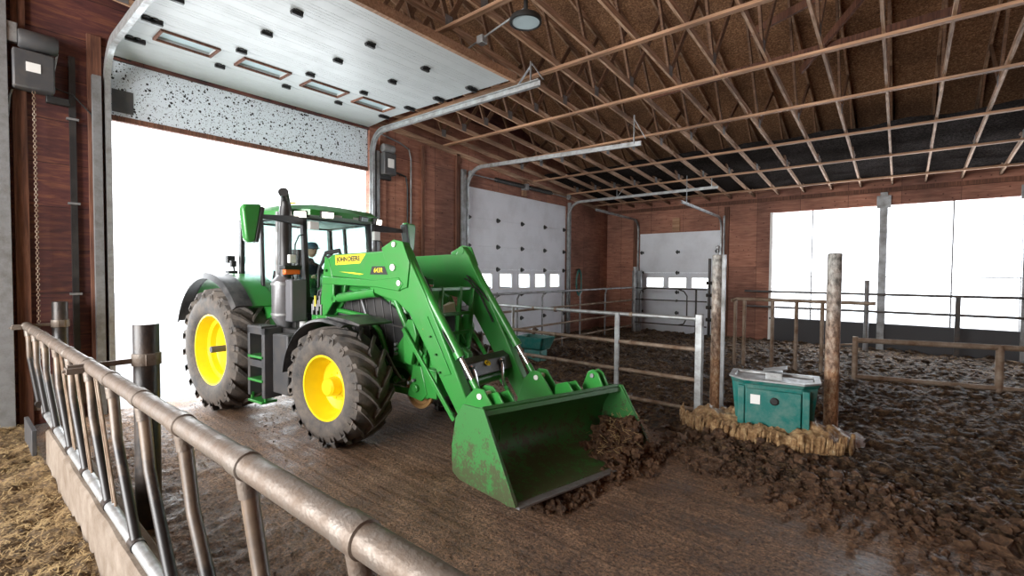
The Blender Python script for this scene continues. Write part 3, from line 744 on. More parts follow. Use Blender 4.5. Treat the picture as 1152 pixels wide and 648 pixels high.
for px_, py_, dia, zt in ((-4.86, 1.06, .18, 1.71), (-9.0, 1.0, .17, 1.72)):
    lab = 'thick dark steel pipe post clamped to the feed fence, ' + ('nearer the camera' if px_ > -6 else 'beside the left wall')
    t_ = thing('fence_post', lab, 'post', (px_, py_, 0), 0, 'feed fence posts')
    MB().lathe([(dia/2-.008, .0), (dia/2, .0), (dia/2, zt-.01), (dia/2-.004, zt), (0, zt)], (0, 0, 0), 'z', 28).build('post_pipe', M['pipeblk'], t_)
    cz = 1.42
    cb = MB().lathe([(dia/2, -.05), (dia/2+.012, -.05), (dia/2+.012, .05), (dia/2, .05)], (0, 0, cz), 'z', 28)
    cb.b2(dia/2, dia/2+.04, -.03, .03, cz-.045, cz+.045); k = cb.build('clamp', M['pipe'], t_)
    yr = ry(px_)-py_
    MB().b2(-.015, .015, -dia/2, yr-.14, cz-.03, cz+.01).build('clamp_arm', M['pipe'], t_, bevel=.004)
    MB().b2(-.05, .06, yr-.15, yr-.05, cz-.055, cz-.01).cyl((.03, yr-.17, cz-.03), (.03, yr-.05, cz-.03), .012, 8).build('clamp_bolt', M['pipe'], t_, bevel=.004)
# rubber mat leaning under the fence by the wall
tag(MB().b2(-8.3, -7.5, .58, .62, .05, .34).build('rubber_mat', M['dkgrey'], bevel=.005), 'dark grooved board standing at the wall end of the feed fence', 'board')
tag(MB().b2(XA+.002, XA+.02, .60, 1.36, .2, .68).build('splash_board', M['concrete'], bevel=.003), 'grey splashed patch board at the foot of the left wall', 'board')

# ------------------------------------------------------------ pen gate in front
g = thing('pen_gate', 'four-rail galvanised gate with a square end post, behind the loader bucket', 'gate', (-2.3, 7.15, 0), 0)
gl = -4.1
for z in (1.50, 1.04, .58, .13):
    MB().tube([(0, 0, z+.0), (-2, .02, z-.0), (gl, 0, z+.02)], .032, 14).build('rail', M['piperust'] if z < 1.4 else M['pipe2'] if 'pipe2' in M else M['galv'], g)
MB().b2(-.05, .05, -.05, .05, 0, 1.57).build('end_post', M['galv'], g, bevel=.008)
MB().b2(-1.37, -1.30, -.045, .0, .02, 1.52).build('upright', M['galv'], g, bevel=.005)
MB().cyl((-3.6, .0, .05), (-3.6, 0, 1.5), .03, 14).build('upright', M['galv'], g)
for z in (1.04, .58, 1.5, .13):
    for x in (-1.1, -2.6, -3.1):
        MB().lathe([(.032, -.03), (.042, -.02), (.042, .02), (.032, .03)], (x, .012, z), 'x', 14).build('weld_collar', M['piperust'], g)
MB().ico((-3.05, .0, 1.1), .045, 1, .5, (1.6, .8, .7)).build('dried_dung', M['clod'], g)

# side fence running to the back corner
g2 = thing('side_fence', 'long pipe fence running along the second white door to the back corner', 'fence', (-7.7, 0, 0))
for z in (1.66, 1.2, .72, .26):
    MB().tube([(0, 8.2, z-.02), (0, 12, z), (0, 16.3, z+.02)], .03, 12).build('rail', M['piperust'] if z < 1.5 else M['galvd'], g2)
for y in (8.6, 9.5, 10.6, 11.6, 12.6, 14.2):
    MB().tube([(.0, y, .02), (0, y, 1.5), (0, y+.10, 1.64)], .024, 10).build('upright', M['galvd'], g2)
MB().cyl((.05, 16.35, 0), (.05, 16.35, 2.45), .065, 16).build('corner_post', M['galv'], g2)
MB().b2(-.1, .25, 16.45, 16.55, 0, 2.3).build('corner_post', M['galvd'], g2, bevel=.01)

# little gate in front of the small back door
g3 = thing('door_gate', 'dark tubular gate standing in front of the small back door', 'gate', (-7.4, 15.9, 0))
for z in (1.68, 1.28, .45): MB().cyl((0, 0, z), (2.5, 0, z), .022, 10).build('rail', M['pipeblk'], g3)
MB().tube([(.15, 0, .4), (.15, 0, 1.45), (.22, 0, 1.6), (.4, 0, 1.67)], .022, 10).build('upright', M['pipeblk'], g3)
MB().tube([(1.55, 0, 1.67), (1.75, 0, 1.6), (1.85, 0, 1.45), (1.85, 0, .7), (1.75, 0, .5), (1.55, 0, .45)], .022, 10).build('upright', M['pipeblk'], g3)
MB().cyl((2.15, 0, .05), (2.15, 0, 1.7), .03, 10).build('upright', M['pipeblk'], g3)
MB().cyl((2.57, 0, 0), (2.57, 0, 2.70), .045, 12).build('hinge_post', M['pipeblk'], g3)
for z in (1.9, 1.5, 1.1, .7): MB().cyl((2.48, 0, z), (2.66, 0, z), .06, 10).build('collar', M['pipeblk'], g3)
for x in (.25, 1.5, 2.15): MB().ico((x, 0, 1.28), .045, 1, .1).build('collar', M['pipeblk'], g3)

# tall posts beside the waterer
for (x, y, r_, zt, lb, cap_) in ((-2.20, 7.62, .075, 2.47, 'tall dirty steel pipe post standing between the gate and the waterer', 1), (-.70, 7.62, .085, 2.46, 'thick speckled steel post standing right of the green waterer', 0)):
    t_ = thing('pipe_post', lb, 'post', (x, y, 0))
    m_ = M['postmat'] if 'postmat' in M else M['piperust']
    MB().lathe([(r_, -.05), (r_, zt-.015), (r_-.015, zt), (0, zt)], (0, 0, 0), 'z', 24).build('post_pipe', m_, t_)
    if cap_:
        MB().cyl((0, 0, zt), (0, 0, zt+.08), .012, 8).ico((0, 0, zt+.11), .035, 1, 0).build('finial', M['galvd'], t_)
        MB().b2(r_-.01, r_+.05, -.02, .02, 0.05, zt).build('side_strip', M['galvd'], t_, bevel=.004)

# barred fence behind the waterer
bf = thing('bar_fence', 'rusty pipe rail with upright bars behind the green waterer', 'fence', (-3.1, 12.0, 0))
MB().tube([(-.0, -.1, 1.56), (.1, 0, 1.6), (2.7, .05, 1.6)], .04, 14).build('rail', M['piperust'], bf)
for x in (.06, .26, .85, 1.32, 1.80): MB().cyl((x, .0, .0), (x, .0, 1.58), .038, 14).build('upright', M['piperust'], bf)

# low two-rail barrier on the right
lf = thing('low_barrier', 'low two-rail rusty pipe barrier in the bedding at far right', 'fence', (-.70, 11.77, 0))
MB().tube([(0, 0, .86), (2.1, .6, .86), (4.5, 1.2, .86)], .052, 16).build('rail', M['piperust'], lf)
MB().tube([(0, 0, .12), (2.1, .6, .10), (4.5, 1.2, .10)], .05, 16).build('rail', M['piperust'], lf)
MB().cyl((0, 0, 0), (0, 0, .93), .05, 14).build('upright', M['piperust'], lf)
MB().cyl((2.12, .6, 0), (2.12, .6, .9), .06, 14).build('upright', M['piperust'], lf)
MB().bar((-.45, -.1, .72), (0, 0, .78), .05, .03).build('latch', M['piperust'], lf)

# rails guarding the long opening
og = thing('window_guard_rail', 'dark double pipe rail running in front of the long bright opening', 'fence', (0, 16.45, 0))
for z in (1.66, 1.18): MB().cyl((-3.9, 0, z), (8.5, 0, z), .035, 12).build('rail', M['pipeblk'], og)
MB().cyl((-.75, 0, 0), (-.75, 0, 2.05), .06, 12).build('upright', M['galvd'], og)
MB().b2(1.06, 1.16, -.05, .05, 0, 1.68).build('upright', M['pipeblk'], og)
tag(MB().tube([(-4.4, 17.145, 1.75), (-2.5, 17.12, 1.72), (2.3, 17.10, 1.74)], .006, 5).build('fence_wire', M['timber']), 'thin brown wire strung along the back wall above the rails', 'wire')

# ------------------------------------------------------------ waterer on its frozen mound
wt = thing('livestock_waterer', 'scuffed teal plastic livestock waterer on a crusted mound between two posts', 'waterer', (-1.27, 6.95, .17), R(9))
hw, hd = .56, .30
def oct_(hw, hd, c): return [(-hw+c, -hd), (hw-c, -hd), (hw, -hd+c), (hw, hd), (-hw, hd), (-hw, -hd+c)]
mb = MB()
def loft(mb, p0, z0, p1, z1):
    n = len(p0); mb.add([(x, y, z0) for x, y in p0]+[(x, y, z1) for x, y in p1], [(i, (i+1) % n, n+(i+1) % n, n+i) for i in range(n)]+[tuple(range(n-1, -1, -1))])
loft(mb, oct_(.42, .24, .14), -.12, oct_(.49, .30, .17), .58); loft(mb, oct_(.49, .30, .17), .58, oct_(.51, .32, .17), .63)
mb.build('body', M['teal'], wt, bevel=.012)
top = MB(); po = oct_(.52, .34, .18); pi_ = oct_(.45, .25, .13); n = 6
top.add([(x, y, .63) for x, y in po]+[(x, y, .655) for x, y in po]+[(x, y, .655) for x, y in pi_]+[(x*.9, y*.9, .50) for x, y in pi_],
        [(i, (i+1) % n, n+(i+1) % n, n+i) for i in range(n)]+[(n+i, n+(i+1) % n, 2*n+(i+1) % n, 2*n+i) for i in range(n)]+[(2*n+i, 2*n+(i+1) % n, 3*n+(i+1) % n, 3*n+i) for i in range(n)]+[tuple(3*n+i for i in range(n)), tuple(range(n-1, -1, -1))])
top.build('steel_bowl', M['galv'], wt, bevel=.004)
MB().b2(-.09, .10, -.22, .02, .56, .74).bar((-.12, -.1, .745), (.15, -.1, .80), .24, .012).build('float_cover', M['galv'], wt, bevel=.006)
dr = MB().b2(-.31, .31, -.33, -.285, .02, .53).build('access_door', M['teal'], wt, bevel=.012)
MB().lathe([(0, -.355), (.035, -.355), (.05, -.345), (.05, -.33)], (.02, 0, .40), 'y', 18).build('knob', M['black'], dr)
MB().b2(-.25, -.14, -.337, -.331, .34, .46).build('label_sticker', M['label'], dr, smooth=0)
for s in (-1, 1): MB().b2(s*.36-.04, s*.36+.04, -.31, -.26, -.12, .56).build('corner_panel', M['teal'], wt, bevel=.01)
st = MB().b2(-.05, .2, -.30, -.2, -.22, -.06).b2(-.25, -.18, -.30, -.2, -.22, .0).b2(.3, .35, -.30, -.2, -.22, .0); st.build('block', M['concrete'], wt, bevel=.01)

def f_mound(x, y):
    u, v = (x+1.38)/(1.05+.1*hn(x, y, 2)), (y-6.95)/(.60+.08*hn(x, y, 3))
    d = math.sqrt(abs(u)**2.6+abs(v)**2.6)
    h = max(0, 1-d**7) if d < 1 else 0
    return -.05+h*(.29+.09*hn(x, y, 3)+.05*hn(x, y, 11)+(.12*math.exp(-((x+.75)**2+(y-6.85)**2)/.03)))
md = grid('ice_mound', -2.6, -.2, 6.25, 7.7, .022, f_mound, M['ice'], None, 'stuff')
ic = MB(); random.seed(5)
for _ in range(150):
    q = random.uniform(math.pi*1.0, math.pi*2.05); cx, cy = -1.42+1.02*abs(math.cos(q))**.8*(1 if math.cos(q) > 0 else -1), 6.95-.585*abs(math.sin(q))**.8
    l = random.uniform(.08, .24); r_ = random.uniform(.008, .024); z1 = random.uniform(.14, .25)
    ic.tube([(cx, cy+.02, z1+.02), (cx, cy-.01, z1-.03), (cx, cy-.015, z1-l*.6), (cx, cy-.01, z1-l)], [r_*.9, r_, r_*.7, r_*.2], 8)
tag(md, 'tan crusted ice mound around the foot of the waterer', 'ice mound')
tag(ic.build('icicles', M['ice']), 'brown stained icicles hanging off the front of the crusted mound', 'icicles', None, 'stuff')
tag(MB().ico((-.45, 7.35, .05), .12, 2, .35, (1.2, 1, .8)).build('ice_lump', M['snow']), 'white lump of ice right of the speckled post', 'ice')

# teal trough by the second door and a teal hose coil on the wall
tt = thing('feed_trough', 'teal plastic trough tucked by the side fence behind the loader arm', 'trough', (-6.95, 9.3, .0))
mb = MB(); loft(mb, [(-.3, -.2), (.3, -.2), (.3, .2), (-.3, .2)], .3, [(-.42, -.28), (.42, -.28), (.42, .28), (-.42, .28)], .62); mb.build('tub', M['teal'], tt, bevel=.04)
MB().b2(-.25, .25, -.15, .15, -.05, .3).build('pedestal', M['teal'], tt, bevel=.02)
hs = thing('hose_coil', 'teal hose hanging in a loop on the wall right of the second door', 'hose', (XA+.08, 14.85, 1.35))
pts = []
for k in range(60):
    q = 2*math.pi*k/15; pts.append((.02+.01*math.sin(k), .17*math.sin(q)*(1+.1*math.sin(k*.7)), .5+.5*math.cos(q)*(1-.004*k)))
MB().tube(pts, .022, 8).build('hose_loops', M['teal'], hs); MB().cyl((-.08, 0, .98), (.06, 0, .98), .02, 8).build('wall_hook', M['black'], hs)

# ------------------------------------------------------------ door openers, chain, conduit, lamp
op = thing('door_opener', 'dark electric door opener box with a motor on the left plywood wall', 'door opener', (XA, .80, 4.45))
MB().b2(.02, .26, -.20, .20, .12, .62).build('housing', M['dkgrey'], op, bevel=.02)
MB().lathe([(0, -.18), (.11, -.18), (.125, -.15), (.125, .17), (.11, .2), (0, .2)], (.16, .04, .78), 'y', 24).build('motor', M['dkgrey'], op)
MB().b2(.02, .14, -.32, -.14, .72, .98).build('junction_box', M['galv'], op, bevel=.01)
MB().b2(.262, .268, -.08, .06, .34, .46).build('label_plate', M['label'], op, smooth=0)
MB().b2(.03, .12, .12, .36, .02, .12).build('bracket', M['black'], op, bevel=.01)
MB().tube([(.1, .18, .85), (.14, .24, .7), (.12, .2, .45), (.1, .14, .3)], .012, 8).build('cable', M['galv'], op)
MB().tube([(.1, -.2, .1), (.06, -.22, .02), (.05, -.25, -.35)], .012, 8).build('cable', M['galvd'], op)
MB().tube([(.1, .15, .25), (.08, .4, .2), (.06, .6, -.02), (.05, .62, -.25)], .010, 8).build('cable', M['black'], op)
ch = MB(); z = 4.55
k = 0
while z > .9:
    r_ = .016
    pts = [(XA+.14+(r_*math.cos(q) if k % 2 else 0), .80+(0 if k % 2 else r_*math.cos(q)), z+.024*math.sin(q)) for q in [2*math.pi*i/8 for i in range(8)]]
    ch.tube(pts, .0045, 4, 0, False, True); z -= .036; k += 1
tag(ch.build('pull_chain', M['piperust']), 'hanging steel pull chain below the door opener on the left wall', 'chain')
cd = thing('conduit', 'black conduit pipe running down the plywood beside the raised door', 'conduit', (XA+.005, 1.16, 0))
MB().b2(.0, .05, .0, .07, 0, 5.2).build('channel', M['plastic'], cd)
for z in (1.8, 3.1, 4.3): MB().b2(0, .06, -.03, .10, z, z+.03).build('strap', M['galvd'], cd)
o2 = thing('door_opener', 'dark grey door opener box on the plywood right of the raised door', 'door opener', (XA, 6.50, 4.30))
MB().b2(.03, .24, -.17, .15, .08, .58).build('housing', M['dkgrey'], o2, bevel=.02)
MB().lathe([(0, -.16), (.09, -.16), (.10, -.14), (.10, .13), (0, .15)], (.14, 0, .68), 'y', 20).build('motor', M['galvd'], o2)
MB().b2(.242, .248, -.08, .08, .24, .44).build('label_plate', M['label'], o2, smooth=0)
MB().b2(.02, .12, -.2, .1, -.02, .08).build('bracket', M['black'], o2, bevel=.01)
c2 = tag(MB().tube([(XA+.14, 6.62, 4.45), (XA+.06, 6.8, 4.50), (XA+.05, 7.06, 4.45), (XA+.04, 7.12, 4.2), (XA+.04, 7.12, 0.1)], .022, 10).build('conduit_pipe', M['black']), 'black conduit dropping from the opener box between the two white doors', 'conduit')
c3 = tag(MB().tube([(XA+.04, 6.3, 5.32), (XA+.04, 6.9, 5.22), (XA+.04, 7.16, 5.12), (XA+.04, 7.22, 4.9), (XA+.04, 7.22, 0.1)], .020, 10).build('conduit_pipe', M['galvd']), 'grey conduit bending down the plywood right of the raised door', 'conduit')
lamp = thing('ceiling_lamp', 'round black high-bay lamp with a glass lens under the battens', 'lamp', (-3.95, 5.0, 5.55))
MB().lathe([(0, .10), (.07, .10), (.09, .04), (.20, .02), (.215, -.01), (.215, -.05), (.19, -.055), (.19, -.03), (0, -.03)], (0, 0, 0), 'z', 40).build('housing', M['black'], lamp)
MB().lathe([(0, -.045), (.185, -.045), (.19, -.035)], (0, 0, 0), 'z', 40).build('lens', M['lampoff'], lamp)
MB().cyl((0, 0, .1), (0, 0, .3), .03, 10).build('stem', M['black'], lamp)
tag(MB().cyl((-6.0, 5.4, 5.64), (-3.95, 5.0, 5.70), .014, 10).build('conduit_pipe', M['galv']), 'slim grey conduit running from the raised door to the round lamp', 'conduit')
tag(MB().b2(-4.98, -4.86, 5.12, 5.24, 5.58, 5.70).build('junction_box', M['galv'], bevel=.01), 'small grey junction box on the ceiling conduit', 'junction box')
for i, z in enumerate((1.3, 2.6)): pass

# ------------------------------------------------------------ tractor
TR = thing('tractor', 'green farm tractor with yellow wheels and a front loader, driving in through the doorway', 'tractor', (-8.27, 3.85, 0), R(5.2))
WB = 2.79
def wheel(x, side, Rr, W, rim_r, yc, front, lugs, phase=0, steer=0):
    """local y axis is the axle; outer side is -y before mirroring"""
    s = side   # -1 right side, +1 left side
    def Y(v): return s*v      # v: distance outward from the tyre centre
    rm = MB(); h = W/2
    if front:
        prof = [(rim_r+.025, h*.80), (rim_r+.03, h*.86), (rim_r+.005, h*.86), (rim_r-.02, h*.60), (rim_r-.045, h*.30), (rim_r-.06, h*.02), (.20, -.02), (.19, .03), (.115, .05)]
    else:
        prof = [(rim_r+.025, h*.80), (rim_r+.035, h*.86), (rim_r+.005, h*.86), (rim_r-.02, h*.62), (rim_r-.035, h*.35), (rim_r-.09, h*.28), (rim_r-.10, h*.02), (rim_r-.14, -h*.06), (.20, -h*.10), (.18, -h*.02), (.10, -h*.02)]
    rm.lathe([(r_, Y(a)) for r_, a in prof], (0, 0, 0), 'y', 56)
    rm.lathe([(.12, Y(-h*.1)), (rim_r-.05, Y(-h*.2)), (rim_r+.02, Y(-h*.8)), (rim_r+.03, Y(-h*.84))], (0, 0, 0), 'y', 48)
    rim = rm.build('wheel', M['yellow'], TR, smooth=40)
    rim.location = (x, s*yc, Rr); rim.rotation_euler = (0, R(phase), R(steer))
    # tyre: carcass and cleats
    t_ = MB(); rc = Rr-.055
    car = [(rim_r+.01, h*.78), (rim_r+.04, h*.90), (rim_r+.10, h*.985), ((rim_r+rc)/2+.02, h*1.02), (rc-.10, h*.97), (rc-.04, h*.86), (rc-.008, h*.6), (rc, h*.25), (rc+.002, 0)]
    full = [(r_, Y(a)) for r_, a in car]+[(r_, Y(-a)) for r_, a in car[-2::-1]]
    t_.lathe(full, (0, 0, 0), 'y', 72)
    def crown(a):   # carcass radius at |a|
        a = abs(a)/h
        return rc if a < .25 else (rc-.01*(a-.25)/.35 if a < .6 else (rc-.01-.03*(a-.6)/.26 if a < .86 else rc-.04-(a-.86)/.12*.07))
    for sd in (-1, 1):
        for k in range(lugs):
            q0 = 2*math.pi*(k+(.5 if sd > 0 else 0))/lugs
            rowsv = []
            st = [-.06, .12, .32, .55, .78, .92, .98, 1.01]
            for a in st:
                # cleat runs back as it goes outwards
                q = q0+s*0+(a+.06)**.85*.36*(1 if True else 0)*(.95/Rr)**.5
                aa = sd*a*h; R0 = crown(aa)-.02
                Rt = (Rr-.004 if a < .6 else Rr-.012-.05*(a-.6)**1.3) if a <= .93 else (Rr-.075 if a < 1.02 else Rr-.14)
                w_ = (.026+.012*a)*(1.0 if front else 1.15); dq = w_/Rr
                if a >= 1.0: R0 = Rt-.02
                for (qq, rr, aw) in ((q-dq*1.25, R0, 0), (q-dq*.8, Rt, 0), (q+dq*.8, Rt, 0), (q+dq*1.25, R0, 0)):
                    rowsv.append((rr*math.cos(qq), Y(aa) if sd > 0 else Y(aa), rr*math.sin(qq)))
            n_ = len(st); fs = []
            for i in range(n_-1):
                for j in range(3): fs.append((i*4+j, i*4+j+1, (i+1)*4+j+1, (i+1)*4+j))
            fs += [(0, 1, 2, 3), ((n_-1)*4+3, (n_-1)*4+2, (n_-1)*4+1, (n_-1)*4)]
            t_.add(rowsv, fs)
    t_.build('tyre', M['rubber'], rim, smooth=38)
    hb = MB()
    if front:
        hb.lathe([(.0, Y(.19)), (.09, Y(.19)), (.115, Y(.165)), (.12, Y(.03)), (.175, Y(.01))], (0, 0, 0), 'y', 32)
        hb.build('hub', M['yellow'], rim)
        bb = MB()
        for k in range(8):
            q = k*math.pi/4; bb.cyl((.155*math.cos(q), Y(.0), .155*math.sin(q)), (.155*math.cos(q), Y(.05), .155*math.sin(q)), .014, 8)
        bb.build('wheel_nuts', M['yellow'], rim)
    else:
        hb.lathe([(.0, Y(.26)), (.045, Y(.26)), (.05, Y(.25)), (.05, Y(-.03)), (.12, Y(-.03)), (.14, Y(-.08)), (.2, Y(-.08))], (0, 0, 0), 'y', 28)
        hb.build('axle_stub', M['dkgrey'], rim)
        bb = MB()
        for k in range(10):
            q = k*math.pi/5; bb.cyl((.17*math.cos(q), Y(-.06), .17*math.sin(q)), (.17*math.cos(q), Y(.0), .17*math.sin(q)), .016, 8)
        bb.build('wheel_nuts', M['yellow'], rim)
    return rim
RR, FR = .95, .745
wheel(0, -1, RR, .62, .515, 1.02, False, 20, 5)
wheel(0, 1, RR, .62, .515, 1.02, False, 20, 3)
wheel(WB, -1, FR, .54, .375, .98, True, 18, 4, 2)
wheel(WB, 1, FR, .54, .375, .98, True, 18, 11, 2)

# chassis, axles, engine
MB().cyl((0, -.85, RR), (0, .85, RR), .14, 20).b2(-.45, .75, -.32, .32, .62, 1.30).b2(.75, 2.2, -.26, .26, .62, 1.05).build('transmission', M['greend'], TR, bevel=.04)
fa = MB().b2(WB-.17, WB+.17, -.72, .72, .62, .86).b2(WB-.5, WB+.55, -.20, .20, .60, .98).build('front_axle', M['greend'], TR, bevel=.04)
for s in (-1, 1): MB().lathe([(0, s*.74), (.17, s*.74), (.17, s*.60), (.11, s*.56)], (WB, 0, FR), 'y', 24).build('axle_hub', M['greend'], fa)
MB().prism([(1.5, .95), (3.35, .95), (3.42, 1.05), (3.42, 1.5), (1.5, 1.5)], 'y', -.27, .27).build('engine', M['black'], TR, bevel=.02)
# front frame
ffm = MB()
for s in (-1, 1):
    ffm.prism([(2.1, .95), (3.3, .9), (3.75, .62), (3.85, .62), (3.85, 1.08), (3.6, 1.22), (3.1, 1.16), (2.1, 1.2)], 'y', s*.27, s*.36)
    ffm.prism([(3.18, 1.02), (3.62, .98), (3.72, 1.16), (3.55, 1.38), (3.40, 1.38), (3.2, 1.14)], 'y', s*.42, s*.46)
    ffm.prism([(3.45, .60), (3.70, .56), (3.80, .66), (3.70, 1.0), (3.55, 1.0), (3.50, .75)], 'y', s*.42, s*.46)
    ffm.b2(3.0, 3.8, s*.38, s*.44, .60, .68).cyl((3.62, s*.36, .72), (3.62, s*.50, .72), .05, 16).cyl((3.25, s*.36, .78), (3.25, s*.48, .78), .045, 16)
ffm.b2(3.55, 3.95, -.45, .45, .62, .98)
ffm.build('front_frame', M['green'], TR, bevel=.012)
rd = MB().lathe([(0, .0), (.20, .0), (.235, -.015), (.235, -.05), (.20, -.06), (.18, -.03), (0, -.03)], (3.55, -.30, .66), 'y', 36); rd.build('pulley', M['rustdisc'], TR)

# hood
hp = []
def hsec(x, hw, z0, zt, r_):
    return [(x, -hw, z0), (x, -hw-.01, (z0+zt)/2), (x, -hw+.01, zt-r_), (x, -hw+r_*.5, zt-r_*.25), (x, -hw*.4, zt), (x, 0, zt+.01),
            (x, hw*.4, zt), (x, hw-r_*.5, zt-r_*.25), (x, hw-.01, zt-r_), (x, hw+.01, (z0+zt)/2), (x, hw, z0)]
secs = [hsec(1.50, .44, 1.5, 2.16, .15), hsec(2.2, .43, 1.42, 2.12, .15), hsec(2.9, .42, 1.3, 2.04, .16), hsec(3.3, .41, 1.2, 1.95, .18), hsec(3.48, .38, 1.12, 1.84, .2), hsec(3.58, .33, 1.08, 1.68, .2)]
hd_ = MB().sheet(secs); hd_.add(secs[-1], [tuple(range(11))]).add(secs[0], [tuple(range(11))])
hood = hd_.build('hood', M['green'], TR, smooth=45)
for s in (-1, 1):
    sp = MB().prism([(1.75, 1.25), (3.42, 1.02), (3.50, 1.25), (3.40, 1.62), (2.9, 1.84), (2.1, 1.92), (1.75, 1.86)], 'y', s*.405, s*.455)
    g_ = sp.build('side_screen', M['plastic'], hood, bevel=.012)
    sl = MB()
    for k in range(9): sl.bar((1.95+k*.16, s*.458, 1.25), (1.85+k*.16, s*.458, 1.80), .012, .014)
    sl.bar((1.8, s*.46, 1.60), (3.4, s*.46, 1.46), .018, .02); sl.build('screen_ribs', M['dkgrey'], g_)
    MB().bar((2.55, s*.468, 1.86), (2.78, s*.468, 1.40), .05, .03).build('hood_strap', M['galvd'], hood)
MB().b2(3.56, 3.60, -.28, .28, 1.15, 1.6).build('front_grille', M['plastic'], hood, bevel=.01)
for s in (-1, 1): MB().prism([(-.30*s, 1.62), (-.06*s, 1.60), (-.06*s, 1.72), (-.27*s, 1.76)], 'x', 3.50, 3.60).build('headlight', M['label'], hood, bevel=.01)
# brush guard in front of the nose
bgm = MB()
for s in (-1, 1):
    bgm.bar((3.70, s*.18, 1.0), (3.78, s*.18, 1.98), .035, .06); bgm.bar((3.70, s*.40, .95), (3.80, s*.42, 1.95), .04, .07)
for z in (1.12, 1.36, 1.62, 1.95): bgm.bar((3.72+(z-1)*.06, -.44, z), (3.72+(z-1)*.06, .44, z), .04, .045)
bgm.prism([(-.42, 1.62), (.42, 1.62), (.42, 1.90), (.30, 1.96), (-.30, 1.96), (-.42, 1.90)], 'x', 3.62, 3.66) if 0 else None
bgm.build('brush_guard', M['green'], TR, bevel=.006)

# cab -------------------------------------------------------------
fl = [( .02, -.80), (1.42, -.66), (1.42, .66), (.02, .80)]
cabf = MB()
P = {}
for k, (x, y) in enumerate(((.02, -.82), (1.50, -.60), (1.50, .60), (.02, .82))):
    xt = x+(-.02 if x < .5 else -.13); P[k] = (Vector((x, y, 1.55 if x > 1 else 1.95)), Vector((xt, y*.97, 2.98)))
for k in P: cabf.bar(P[k][0], P[k][1], .07, .08)
for s in (-1, 1): cabf.bar((.62, s*.78, 1.45), (.50, s*.75, 2.98), .05, .06)
for k in range(4):
    cabf.bar(P[k][1], P[(k+1) % 4][1], .08, .09)
cabf.bar(P[3][0], P[0][0], .06, .08); cabf.bar((1.5, -.6, 1.75), (1.5, .6, 1.75), .06, .08)
cabf.prism([(.0, 1.30), (1.52, 1.30), (1.52, 1.78), (1.30, 1.62), (.65, 1.42), (.40, 1.95), (0, 1.98)], 'y', -.80, -.74)
cabf.prism([(.0, 1.30), (1.52, 1.30), (1.52, 1.78), (1.30, 1.62), (.65, 1.42), (.40, 1.95), (0, 1.98)], 'y', .74, .80)
cabf.b2(.0, 1.5, -.76, .76, 1.22, 1.34)
cab = cabf.build('cab_frame', M['plastic'], TR, bevel=.01)
def quad(name, pts, mat, parent, th=.006):
    a, b, c, d = map(Vector, pts); nn = (b-a).cross(d-a).normalized()*th
    return MB().add([a, b, c, d, a+nn, b+nn, c+nn, d+nn], [(0,1,2,3),(4,5,6,7),(0,1,5,4),(1,2,6,5),(2,3,7,6),(3,0,4,7)]).build(name, mat, parent, smooth=0)
quad('windshield', (P[1][0]+Vector((0, 0, .2)), P[2][0]+Vector((0, 0, .2)), P[2][1], P[1][1]), M['glass'], cab)
quad('rear_window', (P[0][0], P[3][0], P[3][1], P[0][1]), M['glass'], cab)
for s, a, b in ((-1, 0, 1), (1, 3, 2)):
    quad('door_glass', (Vector((.62, s*.77, 1.5)), Vector((1.46, s*.62, 1.62)), P[b][1], Vector((.50, s*.76, 2.95))), M['glass'], cab)
    quad('quarter_glass', (P[a][0], Vector((.60, s*.79, 1.7)), Vector((.50, s*.76, 2.95)), P[a][1]), M['glass'], cab)
MB().tube([(1.30, -.70, 2.05), (1.24, -.72, 2.3), (1.24, -.72, 2.55)], .012, 8).build('door_handle', M['black'], cab)
# roof
def rsec(z, g, fx): return [(-.17+g, -.90+g), (.25, -.92+g), (1.30+fx-g, -.78+g), (1.58+fx-g, -.60+g), (1.64+fx-g, 0), (1.58+fx-g, .60-g), (1.30+fx-g, .78-g), (.25, .92-g), (-.17+g, .90-g)]
rows = [[(x, y, z) for x, y in rsec(z, g, fx)] for z, g, fx in ((2.96, .08, -.08), (2.99, .0, 0), (3.07, .0, 0), (3.14, .06, -.02), (3.19, .22, -.05), (3.205, .45, -.1))]
rb = MB(); n = 9
for i, r_ in enumerate(rows): rb.v += r_
for i in range(len(rows)-1):
    for j in range(n): rb.f.append((i*n+j, i*n+(j+1) % n, (i+1)*n+(j+1) % n, (i+1)*n+j)); rb.m.append(1 if i == 0 else 0)
rb.f += [tuple(range(n)), tuple((len(rows)-1)*n+j for j in range(n))]; rb.m += [1, 0]
M['lining'] = simple('roof_lining', (.42, .44, .42), .6)
roof = rb.build('cab_roof', [M['green'], M['lining']], TR, smooth=40)
def worklight(x, y, z, rx, rz, lit=True, sc=1):
    h_ = MB().box((0, 0, 0), (.09*sc, .20*sc, .11*sc)).build('work_light', M['plastic'], roof, bevel=.02)
    h_.location = (x, y, z); h_.rotation_euler = (0, rx, rz)
    MB().box((.048*sc, 0, 0), (.012, .17*sc, .085*sc)).build('lamp_lens', M['lamp'] if lit else M['lampoff'], h_, bevel=.01)
worklight(1.45, -.66, 3.00, R(12), R(-52)); worklight(1.62, -.36, 3.01, R(12), R(-12)); worklight(1.58, .60, 3.0, R(12), R(25)); worklight(-.15, -.62, 3.03, 0, R(180), False)
worklight(1.62, .30, 3.01, R(12), R(8), False, .8)
MB().b2(1.60, 1.63, -.25, .2, 2.99, 3.02).build('visor_edge', M['lining'], roof)
MB().lathe([(0, .05), (.10, .045), (.17, .02), (.19, -.02), (.19, -.05), (0, -.05)], (.55, -.30, 3.24), 'z', 28).build('receiver_dome', M['decalyel'], roof)
MB().cyl((.45, .2, 3.2), (.45, .2, 3.38), .006, 6).build('antenna', M['black'], roof)
